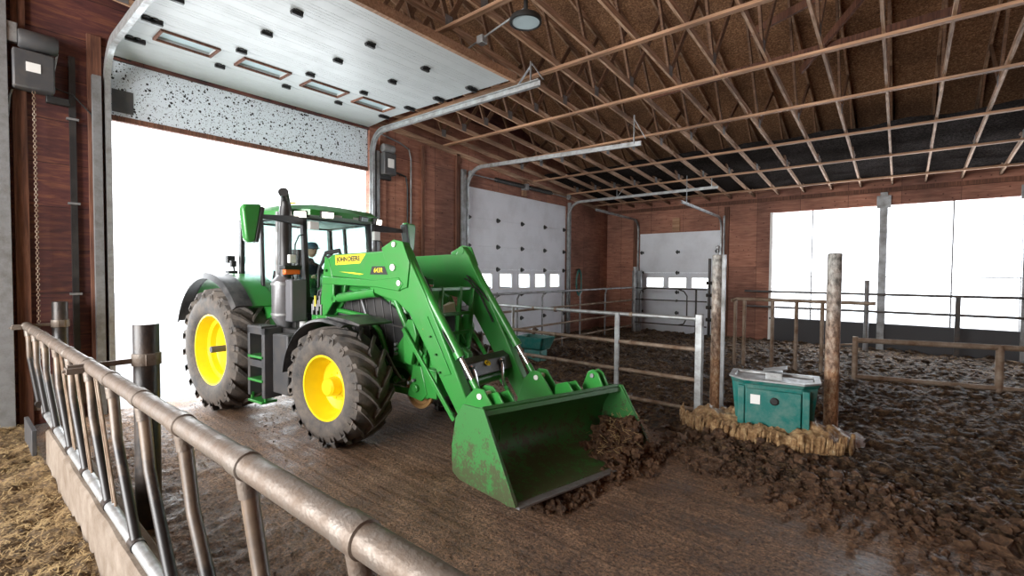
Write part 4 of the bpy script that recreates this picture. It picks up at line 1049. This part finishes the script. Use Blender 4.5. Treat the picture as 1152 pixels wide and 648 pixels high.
# interior
MB().b2(.30, .80, -.26, .26, 1.55, 1.72).prism([(.22, 1.66), (.34, 1.66), (.22, 2.45), (.12, 2.45)], 'y', -.25, .25).b2(.35, .62, -.20, .20, 1.3, 1.55).build('seat', M['dkgrey'], cab, bevel=.04)
sw = MB(); c_ = Vector((1.12, 0, 2.12)); tilt = Euler((0, R(-35), 0)).to_matrix()
sw.tube([c_+tilt @ Vector((.20*math.cos(q), .20*math.sin(q), 0)) for q in [2*math.pi*k/28 for k in range(28)]], .014, 8, 0, False, True)
sw.bar(c_+tilt @ Vector((-.19, 0, 0)), c_+tilt @ Vector((.19, 0, 0)), .03, .012); sw.build('steering_wheel', M['black'], cab)
MB().bar((1.38, 0, 1.5), c_, .10, .10).b2(1.25, 1.45, -.25, .25, 1.5, 1.95).build('steering_column', M['dkgrey'], cab, bevel=.02)
MB().b2(1.05, 1.14, -.58, -.44, 2.25, 2.50).bar((1.1, -.52, 1.7), (1.1, -.52, 2.3), .03, .03).build('monitor', M['black'], cab, bevel=.01)
MB().b2(.35, .95, -.55, -.38, 1.55, 1.95).build('armrest_console', M['dkgrey'], cab, bevel=.03)
# mirrors
for s in (-1, 1):
    mi = MB().add([(1.40, s*.64, 2.97), (1.46, s*.64, 2.97), (1.46, s*.64, 2.84), (1.40, s*.64, 2.84), (1.52, s*1.34, 2.92), (1.56, s*1.34, 2.92), (1.56, s*1.34, 2.87), (1.52, s*1.34, 2.87)],
                  [(0,1,2,3),(4,5,6,7),(0,1,5,4),(1,2,6,5),(2,3,7,6),(3,0,4,7)]).build('mirror_arm', M['plastic'], TR, bevel=.006)
    o = s*.10 if s < 0 else 0
    h_ = MB().prism([(o+s*1.22, 3.05), (o+s*1.44, 3.03), (o+s*1.46, 2.96), (o+s*1.42, 2.56), (o+s*1.36, 2.53), (o+s*1.30, 2.56)], 'x', 1.50, 1.62).build('mirror_housing', M['green'], mi, bevel=.025)
    MB().prism([(o+s*1.25, 2.98), (o+s*1.41, 2.97), (o+s*1.39, 2.60), (o+s*1.32, 2.60)], 'x', 1.46, 1.51).build('mirror_glass', M['plastic'], h_, bevel=.008)
    MB().prism([(o+s*1.22-s*.035, 3.0), (o+s*1.22+s*.01, 3.02), (o+s*1.31, 2.55), (o+s*1.27, 2.54)], 'x', 1.50, 1.63).build('mirror_edge', M['plastic'], h_, bevel=.005)
    MB().tube([(1.50, s*.66, 2.70), (1.52, s*.74, 2.68), (1.52, s*.80, 2.55), (1.50, s*.80, 2.2)], .010, 8).build('mirror_cable', M['black'], mi)
MB().b2(1.50, 1.58, -.60, -.46, 2.78, 2.90).build('white_tag', M['label'], cab, bevel=.005)
MB().b2(1.48, 1.55, .58, .70, 2.70, 2.84).build('white_tag', M['label'], cab, bevel=.005)

# exhaust stack on the right front corner
ex = MB().tube([(1.36, -.86, 2.06), (1.38, -.86, 3.02), (1.385, -.86, 3.12), (1.41, -.88, 3.19), (1.46, -.92, 3.24), (1.52, -.97, 3.27)], [.085, .085, .07, .062, .062, .068], 24)
exo = ex.build('exhaust_pipe', M['plastic'], TR)
MB().tube([(1.24, -.90, 2.05), (1.26, -.90, 3.02)], .035, 14).build('air_pipe', M['galvd'], exo)
MB().tube([(1.35, -.84, 1.15), (1.34, -.86, 1.4), (1.33, -.87, 1.5), (1.33, -.87, 2.02), (1.35, -.86, 2.10)], [.08, .10, .155, .155, .09], 28).build('muffler', M['mufgrey'] if 'mufgrey' in M else M['galvd'], exo)
for z in (1.55, 1.98): MB().lathe([(.155, -.015), (.165, -.015), (.165, .015), (.155, .015)], (1.33, -.87, z), 'z', 28).build('clamp', M['galv'], exo)
MB().tube([(1.10, -.86, 1.50), (1.08, -.88, 2.05), (1.11, -.88, 2.16), (1.15, -.88, 2.05), (1.15, -.86, 1.5)], .014, 10).build('grab_rail', M['black'], TR)
MB().b2(1.45, 1.62, -.92, -.68, 1.45, 2.05).build('emission_box', M['mufgrey2'] if 'mufgrey2' in M else M['dkgrey'], TR, bevel=.02)
tl = MB().b2(1.50, 1.58, -.98, -.76, 2.12, 2.20).build('turn_signal', M['orange'], TR, bevel=.01)
MB().b2(1.47, 1.60, -1.0, -.74, 2.19, 2.25).build('signal_cover', M['black'], tl, bevel=.01)
MB().b2(1.52, 1.58, -.92, -.82, 2.28, 2.40).build('socket_plate', M['label'], TR, bevel=.01)

# steps and tank
stp = MB()
for (x0, x1) in ((1.0, 1.06), (1.38, 1.46)): stp.b2(x0, x1, -1.22, -.98, .40, 1.38)
stp.b2(1.0, 1.46, -1.22, -1.16, 1.28, 1.38).b2(1.0, 1.46, -1.0, -.97, .40, 1.38).b2(1.02, 1.44, -1.22, -1.17, .82, .92)
so = stp.build('steps', M['dkgrey'], TR, bevel=.01)
for z in (1.37, .95, .62, .32): MB().b2(1.04, 1.42, -1.24, -1.02, z, z+.035).build('step_tread', M['green'] if z < 1 else M['dkgrey'], so, bevel=.006)
MB().bar((1.05, -1.18, .32), (1.05, -1.18, .44), .03, .03).bar((1.41, -1.18, .32), (1.41, -1.18, .44), .03, .03).build('step_hanger', M['green'], so)
MB().b2(1.0, 1.90, -.96, -.50, .50, 1.36).build('fuel_tank', M['plastic'], TR, bevel=.05)
MB().b2(1.48, 1.86, -1.12, -.95, .48, 1.30).build('tank_shield', M['dkgrey'], TR, bevel=.02)

# fenders
def fender(name, cx, cz, prof, y0, y1, mat, lip=0, n=20, parent=TR):
    """prof: list of (angle deg, radius)"""
    rows = []
    def rad(a):
        for (a0, r0), (a1, r1) in zip(prof, prof[1:]):
            if a0 <= a <= a1: return r0+(r1-r0)*(a-a0)/(a1-a0)
        return prof[-1][1]
    A = [prof[0][0]+(prof[-1][0]-prof[0][0])*k/n for k in range(n+1)]
    for a in A:
        q = R(a); r_ = rad(a); c, s_ = math.cos(q), math.sin(q)
        sg = 1 if y1 > y0 else -1
        pts = [(cx+r_*c, y0, cz+r_*s_), (cx+r_*c, y1-sg*.06, cz+r_*s_), (cx+(r_-.012)*c, y1-sg*.02, cz+(r_-.012)*s_), (cx+(r_-lip)*c, y1, cz+(r_-lip)*s_),
               (cx+(r_-lip)*c, y1-sg*.02, cz+(r_-lip)*s_), (cx+(r_-.04)*c, y1-sg*.05, cz+(r_-.04)*s_), (cx+(r_-.03)*c, y0, cz+(r_-.03)*s_)]
        rows.append(pts)
    m = MB(); k = 7
    for r_ in rows: m.v += r_
    for i in range(len(rows)-1):
        for j in range(k): m.f.append((i*k+j, i*k+(j+1) % k, (i+1)*k+(j+1) % k, (i+1)*k+j)); m.m.append(0)
    m.f += [tuple(range(k)), tuple(range((len(rows)-1)*k, len(rows)*k))]; m.m += [0, 0]
    return m.build(name, mat, parent, smooth=45)
for s in (-1, 1):
    pr = [(38, 1.16), (60, 1.18), (95, 1.20), (125, 1.20), (160, 1.17)]
    f1 = fender('rear_fender', 0, RR, [(a, r_-.02) for a, r_ in pr], s*.60, s*1.14, M['green'], .02)
    fender('fender_flare', 0, RR, pr, s*1.10, s*1.35, M['fender'], .10, parent=f1)
    MB().prism([(.15, 2.12), (.62, 1.93), (.92, 1.62), (1.02, 1.30), (.80, 1.30), (.55, 1.62), (.10, 1.95)], 'y', s*.72, s*.80).build('fender_side', M['green'], f1, bevel=.01)
    f2 = fender('front_fender', WB, FR, [(60, .93), (75, .875), (95, .85), (140, .83), (172, .82)], s*.74, s*1.28, M['fender'], .04)
    MB().prism([(WB+.16, 1.60), (WB+.72, 1.545), (WB+.74, 1.57), (WB+.5, 1.62), (WB+.1, 1.625)], 'y', s*.76, s*1.24).build('fender_tip', M['fender'], f2, bevel=.01)
    MB().bar((WB-.1, s*.55, 1.15), (WB-.1, s*.85, 1.57), .05, .03).build('fender_bracket', M['black'], f2)
# light cluster on the rear of the cab
lc = MB().bar((-.1, -.84, 2.0), (-.12, -.90, 2.35), .03, .03).box((-.14, -.92, 2.35), (.1, .12, .12)).box((-.10, -.92, 2.12), (.14, .14, .10)).box((.02, -.95, 2.28), (.08, .08, .10))
lc.build('rear_lamp_bracket', M['black'], TR, bevel=.01)

# ------------------------------------------------------------ front loader (part of the tractor)
AY = .575
pA = [(2.04, 2.34), (2.17, 2.40), (3.40, 2.43), (3.45, 2.50), (3.56, 2.50), (3.64, 2.40), (3.72, 2.25), (3.95, 1.90), (4.32, 1.25), (4.66, .62), (4.58, .50), (4.50, .50), (4.27, .82), (3.93, 1.31), (3.68, 1.66), (3.46, 1.80), (3.15, 1.86), (2.95, 1.92), (2.95, 2.06), (2.10, 2.10), (2.02, 2.22)]
def loader_side(s):
    y0, y1 = s*(AY-.06), s*(AY+.065)
    arm = MB().prism(pA, 'y', y0, y1).build('loader_arm', M['green'], TR, bevel=.014)
    # raised rib and edge strap
    MB().prism([(3.88, 1.62), (3.99, 1.65), (4.36, 1.02), (4.24, .98), (4.06, 1.10)], 'y', y1, y1+s*.012).build('arm_plate', M['green'], arm, bevel=.003)
    MB().prism([(1.95, 1.99), (3.1, 1.97), (3.52, 1.93), (3.6, 2.02), (3.52, 2.10), (3.05, 2.06), (1.98, 2.10)], 'y', y1-s*.02, y1+s*.03).build('linkage_bar', M['green'], arm, bevel=.01)
    MB().prism([(3.20, 2.46), (3.42, 2.56), (3.58, 2.53), (3.70, 2.28), (3.66, 1.98), (3.48, 1.93), (3.36, 2.1)], 'y', y1-s*.01, y1+s*.02).build('knee_plate', M['green'], arm, bevel=.006)
    for (x, z, r_) in ((3.44, 2.50, .032), (3.42, 2.22, .042), (3.53, 2.03, .034), (4.52, .62, .02), (4.40, .58, .016), (4.05, 1.42, .012), (4.14, 1.22, .014), (4.2, 1.02, .014), (2.05, 2.18, .02)):
        MB().cyl((x, y1, z), (x, y1+s*.04, z), r_, 16).build('pin', M['label'] if r_ > .03 else M['greend'], arm)
    # mast
    mst = MB().prism([(1.80, 1.45), (1.98, 1.50), (2.20, 1.72), (2.26, 2.02), (2.12, 2.34), (1.96, 2.40), (1.84, 2.16), (1.74, 1.78)], 'y', s*.44, s*.50).prism([(1.86, 1.52), (2.02, 1.56), (2.20, 1.76), (2.20, 2.02), (2.10, 2.32), (2.00, 2.38), (1.95, 2.10), (1.90, 1.78)], 'y', s*.62, s*.65)
    mst.b2(1.82, 2.05, s*.30, s*.66, .95, 1.55).prism([(1.80, .9), (2.3, .9), (2.3, 1.15), (2.05, 1.55), (1.80, 1.5)], 'y', s*.30, s*.44)
    mo = mst.build('loader_mast', M['green'], TR, bevel=.012)
    # stay from the mast to the front frame
    MB().tube([(2.10, s*.50, 1.62), (2.75, s*.50, 1.56), (2.98, s*.50, 1.38), (3.10, s*.48, 1.10)], .035, 12).build('mast_stay', M['green'], mo)
    MB().tube([(3.10, s*.50, 1.86), (3.30, s*.50, 1.80), (3.50, s*.50, 1.45), (3.62, s*.47, 1.20)], .04, 12).build('frame_stay', M['green'], TR)
    # lift cylinder
    lc_ = MB().cyl((2.25, s*.59, 1.80), (2.98, s*.59, 1.90), .062, 24).cyl((2.20, s*.53, 1.79), (2.20, s*.65, 1.79), .05, 16).build('lift_cylinder', M['green'], TR)
    MB().cyl((2.98, s*.59, 1.90), (3.25, s*.59, 1.93), .03, 16).build('rod', M['steel'], lc_)
    MB().cyl((2.97, s*.59, 1.895), (3.04, s*.59, 1.905), .068, 24).build('gland', M['green'], lc_)
    # bucket cylinder, lying over the arm
    yb_ = s*(AY-.0)
    a, b, c, d = Vector((3.50, yb_, 2.48)), Vector((4.44, yb_, 1.20)), Vector((4.60, yb_, .98)), Vector((4.80, yb_, .82))
    bcyl = MB().cyl(a, b, .052, 24).cyl(b-(b-a).normalized()*.08, b, .062, 24).cyl((a.x, yb_-.07, a.z), (a.x, yb_+.07, a.z), .055, 18).build('bucket_cylinder', M['green'], TR)
    MB().cyl(b, b+(b-a).normalized()*.28, .028, 18).build('rod', M['steel'], bcyl)
    e1 = b+(b-a).normalized()*.28
    MB().cyl(e1, e1+(b-a).normalized()*.18, .04, 16).build('rod_eye', M['green'], bcyl)
    # self levelling link running behind the arm
    MB().bar((3.52, y1-s*.05, 1.47), (4.36, y1-s*.05, .48), .03, .055).build('levelling_link', M['green'], TR, bevel=.006)
    MB().prism([(3.50, 1.05), (3.62, 1.02), (3.72, 1.40), (3.66, 1.58), (3.56, 1.58), (3.48, 1.45)], 'y', s*.50, s*.56).build('link_bracket', M['green'], TR, bevel=.01)
    # quick-attach carrier at the arm end
    for dy in (-.085, .085):
        MB().prism([(4.50, .50), (4.60, .80), (4.72, .92), (4.84, .92), (4.96, .76), (5.06, .62), (5.06, .30), (4.94, .20), (4.66, .30)], 'y', yb_+dy-.012, yb_+dy+.012).build('carrier_plate', M['green'], TR, bevel=.005)
    MB().cyl((4.79, yb_-.11, .84), (4.79, yb_+.11, .84), .032, 16).build('carrier_pin', M['label'], TR)
    # hoses
    MB().tube([(3.62, s*.50, 2.12), (3.72, s*.42, 2.10), (3.86, s*.46, 1.95), (4.25, s*.64, 1.45), (4.42, s*.62, 1.22)], .012, 8).build('hydraulic_hose', M['black'], TR)
    MB().tube([(3.60, s*.48, 2.08), (3.74, s*.40, 2.05), (3.90, s*.46, 1.85), (4.10, s*.48, 1.5)], .012, 8).build('hydraulic_hose', M['black'], TR)
    return arm
armR = loader_side(-1); armL = loader_side(1)
MB().cyl((4.28, -AY, .84), (4.28, AY, .84), .075, 28).build('torque_tube', M['green'], TR)
cv = MB().prism([(4.10, .93), (4.16, 1.10), (4.24, 1.13), (4.34, 1.08), (4.40, .92), (4.36, .90), (4.28, 1.00), (4.16, .93)], 'y', -AY+.05, AY-.05).build('tube_cover', M['fender'], TR, bevel=.01)
for s in (-1, 1):
    MB().tube([(4.36, s*.30, 1.06), (4.40, s*.28, .98), (4.42, s*.26, .86), (4.44, s*.27, .72)], .022, 8).build('coupler', M['steel'], TR)
    MB().b2(4.30, 4.40, s*.30-.04, s*.30+.04, .98, 1.05).build('cover_slot', M['black'], cv, bevel=.01)
# round emblem on the cover: leaping-deer badge
em = thing('tmp', 'x', 'x') if 0 else None
nrm = Vector((1, 0, 1.05)).normalized(); upv = Vector((-1.05, 0, 1)).normalized()*1
ec = Vector((4.362, .02, 1.045))
bd = MB(); ring = [ec+Vector((0, 1, 0))*.048*math.cos(q)+upv*.042*math.sin(q) for q in [2*math.pi*k/20 for k in range(20)]]
bd.add([p+nrm*.0 for p in ring]+[p+nrm*.008 for p in ring], [tuple(range(20)), tuple(range(39, 19, -1))]+[(i, (i+1) % 20, 20+(i+1) % 20, 20+i) for i in range(20)])
bo = bd.build('badge', M['decalyel'], cv)
deer = [(-.034, .004), (-.024, .010), (-.008, .010), (.006, .012), (.014, .024), (.010, .036), (.018, .030), (.026, .036), (.024, .024), (.034, .018), (.022, .014), (.016, .002), (.026, -.012), (.020, -.016), (.010, -.002), (-.006, -.002), (-.016, -.004), (-.026, -.018), (-.034, -.026), (-.028, -.010)]
dm = MB(); pp = [ec+Vector((0, 1, 0))*a+upv*b for a, b in deer]; k = len(pp)
dm.add([p+nrm*.009 for p in pp]+[p+nrm*.011 for p in pp], [tuple(range(k)), tuple(range(2*k-1, k-1, -1))]); dm.build('deer_figure', M['black'], bo, smooth=0)

# decals on the near arm
yd = -(AY+.065)-.0012
def decal(poly, mat, name, y=yd, par=armR):
    return MB().prism(poly, 'y', y, y-.0015).build(name, mat, par, smooth=0)
dc = decal([(2.23, 2.405-.02), (2.88, 2.40), (2.76, 2.275), (2.24, 2.255)], M['decalyel'], 'name_decal')
text_mesh('name_lettering', 'JOHN', .088, M['black'], (2.385, yd-.003, 2.328), (1, 0, .03), (0, 0, 1), dc, .0005, 'CENTER', .0038, 0, 1.0)
text_mesh('name_lettering', 'DEERE', .088, M['black'], (2.635, yd-.003, 2.336), (1, 0, .03), (0, 0, 1), dc, .0005, 'CENTER', .0038, 0, 1.0)
d2 = decal([(3.00, 2.235), (3.24, 2.235), (3.30, 2.13), (2.96, 2.13)], M['black'], 'model_decal')
text_mesh('model_lettering', '643R', .085, M['decalyel'], (3.12, yd-.003, 2.183), (1, 0, 0), (0, 0, 1), d2, .0005, 'CENTER', .0006, .1, .95)
decal([(2.32, 2.165), (2.75, 2.125), (2.84, 2.135), (2.60, 2.155)], M['decalyel'], 'stripe_decal')
def slant(c, w_, h_, dirv):
    u = Vector((dirv[0], 0, dirv[1])).normalized(); v = Vector((-u.z, 0, u.x))
    return [((c[0]+u.x*a*w_+v.x*b*h_), (c[1]+u.z*a*w_+v.z*b*h_)) for a, b in ((-.5, -.5), (.5, -.5), (.5, .5), (-.5, .5))]
M['decalorange'] = simple('decal_orange', (.85, .22, .04), .4)
sdir = (.50, -.86)
wd = decal(slant((4.00, 1.44), .20, .095, sdir), M['label'], 'warning_decal')
cc_ = Vector((4.00, 0, 1.44)); ud = Vector((.50, 0, -.86)).normalized()
for off, l_, mt in ((.0, .045, 'black'), (.035, .02, 'decalorange'), (.07, .05, 'black')):
    c_ = cc_+ud*off; decal(slant((c_.x, c_.z), l_, .085, sdir), M[mt], 'warning_stripe', yd-.002, wd)
c_ = cc_-ud*.09; decal(slant((c_.x, c_.z), .012, .095, sdir), M['decalorange'], 'warning_stripe', yd-.002, wd)

# bucket -----------------------------------------------------------
BW = 1.12
bm_ = MB()
inner = [(5.43, .74), (5.29, .62), (5.21, .48), (5.19, .34), (5.24, .21), (5.38, .12), (5.60, .065), (5.90, .035)]
outer = [(5.41, .77), (5.22, .65), (5.09, .49), (5.04, .29), (5.07, .12), (5.18, .04), (5.40, .022), (5.90, .022)]
bm_.prism([*inner, *outer[::-1]], 'y', -BW+.01, BW-.01)
bm_.prism([(5.28, .725), (5.45, .735), (5.465, .69), (5.45, .68), (5.25, .63)], 'y', -BW, BW)
bucket = bm_.build('bucket', M['greenb'], TR, smooth=50, bevel=.003)
bucket.location = (5.06, 0, .065); B0 = Vector((-5.06, 0, 0))
for v in bucket.data.vertices: v.co += B0
bucket.rotation_euler = (R(-3.2), 0, R(-12.5))
def bpart(mb, name, mat, **k):
    mb.v = [(x-5.06, y, z) for x, y, z in mb.v]; return mb.build(name, mat, bucket, **k)
for s in (-1, 1):
    bpart(MB().prism([(5.46, .755), (5.14, .74), (5.03, .58), (4.99, .30), (5.02, .05), (5.14, .0), (5.88, .0), (5.96, .03)], 'y', s*(BW-.012), s*(BW+.012)), 'side_plate', M['greenb'], bevel=.004)
    bpart(MB().prism([(5.47, .76), (5.40, .76), (5.84, .0), (5.96, .025)], 'y', s*(BW+.012), s*(BW+.024)), 'edge_plate', M['greenb'], bevel=.003)
bpart(MB().b2(5.74, 5.98, -BW, BW, .006, .028), 'cutting_edge', M['galvd'], bevel=.003)
for dy in (-.06, .05):
    bpart(MB().prism([(5.10, .52), (5.34, .70), (5.36, .76), (5.28, .90), (5.20, .94), (5.12, .90), (5.04, .70)], 'y', .93+dy-.011, .93+dy+.011), 'hook_plate', M['green'], bevel=.01)
bpart(MB().cyl((5.20, .84, .86), (5.20, 1.01, .86), .028, 14), 'hook_pin', M['galvd'])
for yy in (.50, .66, -.48, -.64):
    bpart(MB().prism([(5.07, .25), (5.08, .60), (5.20, .70), (5.10, .80), (4.92, .74), (4.86, .40)], 'y', yy-.011, yy+.011), 'mount_plate', M['green'], bevel=.006)

# hoses and fittings between cab and mast
random.seed(4)
for k in range(9):
    y = -.52-.03*(k % 3); x = 1.62+.03*k
    MB().tube([(x, y, 1.30+.03*k), (x+.05, y-.06, 1.6), (x+.10, y-.02, 1.85+.02*k), (x+.2, y+.05, 1.95)], .011, 8).build('hydraulic_hose', M['black'] if k % 3 else M['galvd'], TR)
for k in range(7): MB().cyl((1.72+.035*k, -.66, 1.55+.06*(k % 3)), (1.72+.035*k, -.66, 1.70+.06*(k % 3)), .014, 8).build('coupler', M['decalyel'] if k == 2 else M['galvd'], TR)
MB().b2(1.66, 1.80, -.64, -.5, 1.42, 1.54).build('valve_block', M['green'], TR, bevel=.01)
MB().cyl((1.55, -.70, 1.35), (1.55, -.70, 1.50), .05, 16).build('filler_cap', M['label'], TR)
for r_, z0 in ((.20, 2.20), (.25, 2.2), (.30, 2.18)):
    MB().tube([(1.62+.0, -.50, z0-.25), (1.60, -.48, z0), (1.75, -.46, z0+r_*.9), (2.05, -.45, z0+r_), (2.2, -.5, z0+.12)], .02, 8).build('cable_loop', M['black'], TR)
for k in range(4):
    MB().tube([(3.0, -.48-.02*k, 1.20), (3.15, -.52, 1.12-.03*k), (3.28, -.54, .98-.02*k), (3.40, -.50, .80)], .011, 8).build('hydraulic_hose', M['galvd'] if k < 2 else M['black'], TR)
for k, (x, z) in enumerate(((3.28, 1.18), (3.28, 1.12), (3.28, 1.24), (3.6, .82), (3.52, .78), (3.42, .80))): MB().cyl((x, -.47, z), (x, -.51, z), .02, 10).build('bolt', M['galvd'], TR)
# ------------------------------------------------------------ manure heap in the bucket's far end
def TRl(p):
    a = R(5.2); return Vector((-8.27+p[0]*math.cos(a)-p[1]*math.sin(a), 3.85+p[0]*math.sin(a)+p[1]*math.cos(a), p[2]))
hp_ = MB(); random.seed(21)
for _ in range(230):
    u = random.random(); yl = .98-.85*u**1.3+random.gauss(0, .06); xl = 5.72+random.gauss(0, .13)+.10*(1-u); zz = random.uniform(.0, .40)*(1-u)**.8
    p = TRl((xl, yl, zz)); hp_.ico(p, random.uniform(.03, .085), 2, .5, (1.2, 1, .8))
for _ in range(500):
    yl = random.uniform(-1.0, 1.3); xl = 5.84+.25*yl+abs(random.gauss(0, .12)); p = TRl((xl, yl, random.uniform(.0, .05))); hp_.ico(p, random.uniform(.01, .045), 1, .5)
tag(hp_.build('manure_heap', M['clod'], smooth=38), 'dark wet manure heaped in the far end of the bucket and before its lip', 'manure', None, 'stuff')
stw = MB()
for _ in range(160):
    u = random.random(); p = TRl((5.8+random.gauss(0, .12), 1.0-.8*u, random.uniform(.15, .52)*(1-u*.7))); a = Vector((random.gauss(0, 1), random.gauss(0, 1), random.gauss(0, .6))).normalized()*random.uniform(.02, .07)
    stw.tube([p-a, p+a], .0022, 4)
tag(stw.build('straw_wisps', M['straw'], smooth=0), 'pale straw wisps sticking out of the manure in the bucket', 'straw', None, 'stuff')

# ------------------------------------------------------------ driver in the cab
def skin_obj(name, verts, edges, radii, mat, parent, root=0, sub=2):
    me = bpy.data.meshes.new(name); me.from_pydata(verts, edges, [])
    o = bpy.data.objects.new(name, me); col.objects.link(o)
    sk = o.modifiers.new('skin', 'SKIN')
    lay = me.skin_vertices[0] if len(me.skin_vertices) else None
    for i, r_ in enumerate(radii):
        lay.data[i].radius = r_ if isinstance(r_, tuple) else (r_, r_); lay.data[i].use_root = (i == root)
    sb_ = o.modifiers.new('sub', 'SUBSURF'); sb_.levels = sb_.render_levels = sub
    me.materials.append(mat)
    dg = bpy.context.evaluated_depsgraph_get(); nm = bpy.data.meshes.new_from_object(o.evaluated_get(dg))
    bpy.data.objects.remove(o); o = bpy.data.objects.new(name, nm); col.objects.link(o); nm.shade_smooth(); o.parent = parent
    return o
pl = TRl((.52, 0, 1.72)); DR = thing('person', 'person in a dark jacket and blue cap, seated at the steering wheel in the cab', 'person', pl, R(5.2))
V = [(0, 0, .10), (.03, 0, .30), (.05, 0, .50), (.10, 0, .60), (.12, 0, .68),
     (.05, .17, .50), (.20, .24, .30), (.42, .18, .34), (.05, -.17, .50), (.20, -.24, .30), (.42, -.18, .34),
     (.08, .10, .07), (.45, .13, .09), (.50, .13, -.32), (.62, .13, -.36), (.08, -.10, .07), (.45, -.13, .09), (.50, -.13, -.32), (.62, -.13, -.36)]
Ed = [(0, 1), (1, 2), (2, 3), (3, 4), (2, 5), (5, 6), (6, 7), (2, 8), (8, 9), (9, 10), (0, 11), (11, 12), (12, 13), (13, 14), (0, 15), (15, 16), (16, 17), (17, 18)]
Rd = [(.15, .13), (.15, .12), (.15, .11), .06, .055, .08, .055, .038, .08, .055, .038, .095, .075, .05, .04, .095, .075, .05, .04]
try:
    body = skin_obj('body', V, Ed, Rd, M['jacket'], DR)
except Exception as ex_:
    print('skin failed', ex_)
hm = MB(); hc = Vector((.15, 0, .80))
rows = []
for i in range(13):
    ph = math.pi*i/12; row = []
    for j in range(24):
        q = 2*math.pi*j/24; x, y, z = math.sin(ph)*math.cos(q), math.sin(ph)*math.sin(q), math.cos(ph)
        kx = .098 if x > 0 else .105; w_ = .078*(1-.22*max(0, -z)); xx = x*kx*(1-.1*max(0, -z)); 
        if x > 0 and -.25 < z < .15 and abs(y) < .25: xx += .022*(1-abs(y)/.25)*(1-abs(z+.08)/.3)
        if x > .5 and .05 < z < .3 and .2 < abs(y) < .6: xx -= .008
        row.append((hc.x+xx, hc.y+y*w_, hc.z+z*.12))
    rows.append(row+[row[0]])
hm.sheet(rows)
for s in (-1, 1): hm.ico((hc.x-.005, s*.078, hc.z-.01), .028, 1, .1, (.7, .35, 1.1))
head = hm.build('head', M['skin'], DR, smooth=180)
MB().bar((hc.x+.093, -.022, hc.z-.062), (hc.x+.093, .022, hc.z-.062), .008, .008).build('mouth', M['clod'], head)
for s in (-1, 1): MB().ico((hc.x+.088, s*.03, hc.z+.012), .010, 1, 0).build('eye', M['black'], head)
cp = MB().lathe([(.104, .02), (.107, .05), (.098, .09), (.07, .125), (.0, .14)], (hc.x-.003, 0, hc.z+.0), 'z', 28)
cp.prism([(hc.x+.07, -.07), (hc.x+.15, -.055), (hc.x+.175, 0), (hc.x+.15, .055), (hc.x+.07, .07)], 'z', hc.z+.03, hc.z+.042); cp.build('cap', M['capblue'], DR)
MB().lathe([(.107, -.05), (.108, .02)], (hc.x-.012, 0, hc.z), 'z', 24).build('hair', M['black'], DR) if 0 else None
for s in (-1, 1):   # hands on the wheel rim
    hx, hy, hz = .50, s*.17, .37
    try:
        v = [(.42, s*.18, .345), (.46, s*.175, .365), (hx, hy, hz)]; e = [(0, 1), (1, 2)]; r_ = [.03, .036, .03]
        for f in range(4):
            b0 = len(v); oy = s*(-.028+.019*f); v += [(hx+.02, hy+oy, hz+.015), (hx+.055, hy+oy, hz+.01), (hx+.06, hy+oy, hz-.02-.004*(f % 2)), (hx+.035, hy+oy, hz-.032)]
            e += [(2, b0), (b0, b0+1), (b0+1, b0+2), (b0+2, b0+3)]; r_ += [.010, .009, .0085, .008]
        b0 = len(v); v += [(hx-.01, hy-s*.035, hz-.005), (hx+.02, hy-s*.045, hz-.02), (hx+.035, hy-s*.03, hz-.03)]; e += [(1, b0), (b0, b0+1), (b0+1, b0+2)]; r_ += [.012, .010, .009]
        skin_obj('hand', v, e, r_, M['skin'], DR, 1, 1)
    except Exception as ex_: print('hand failed', ex_)
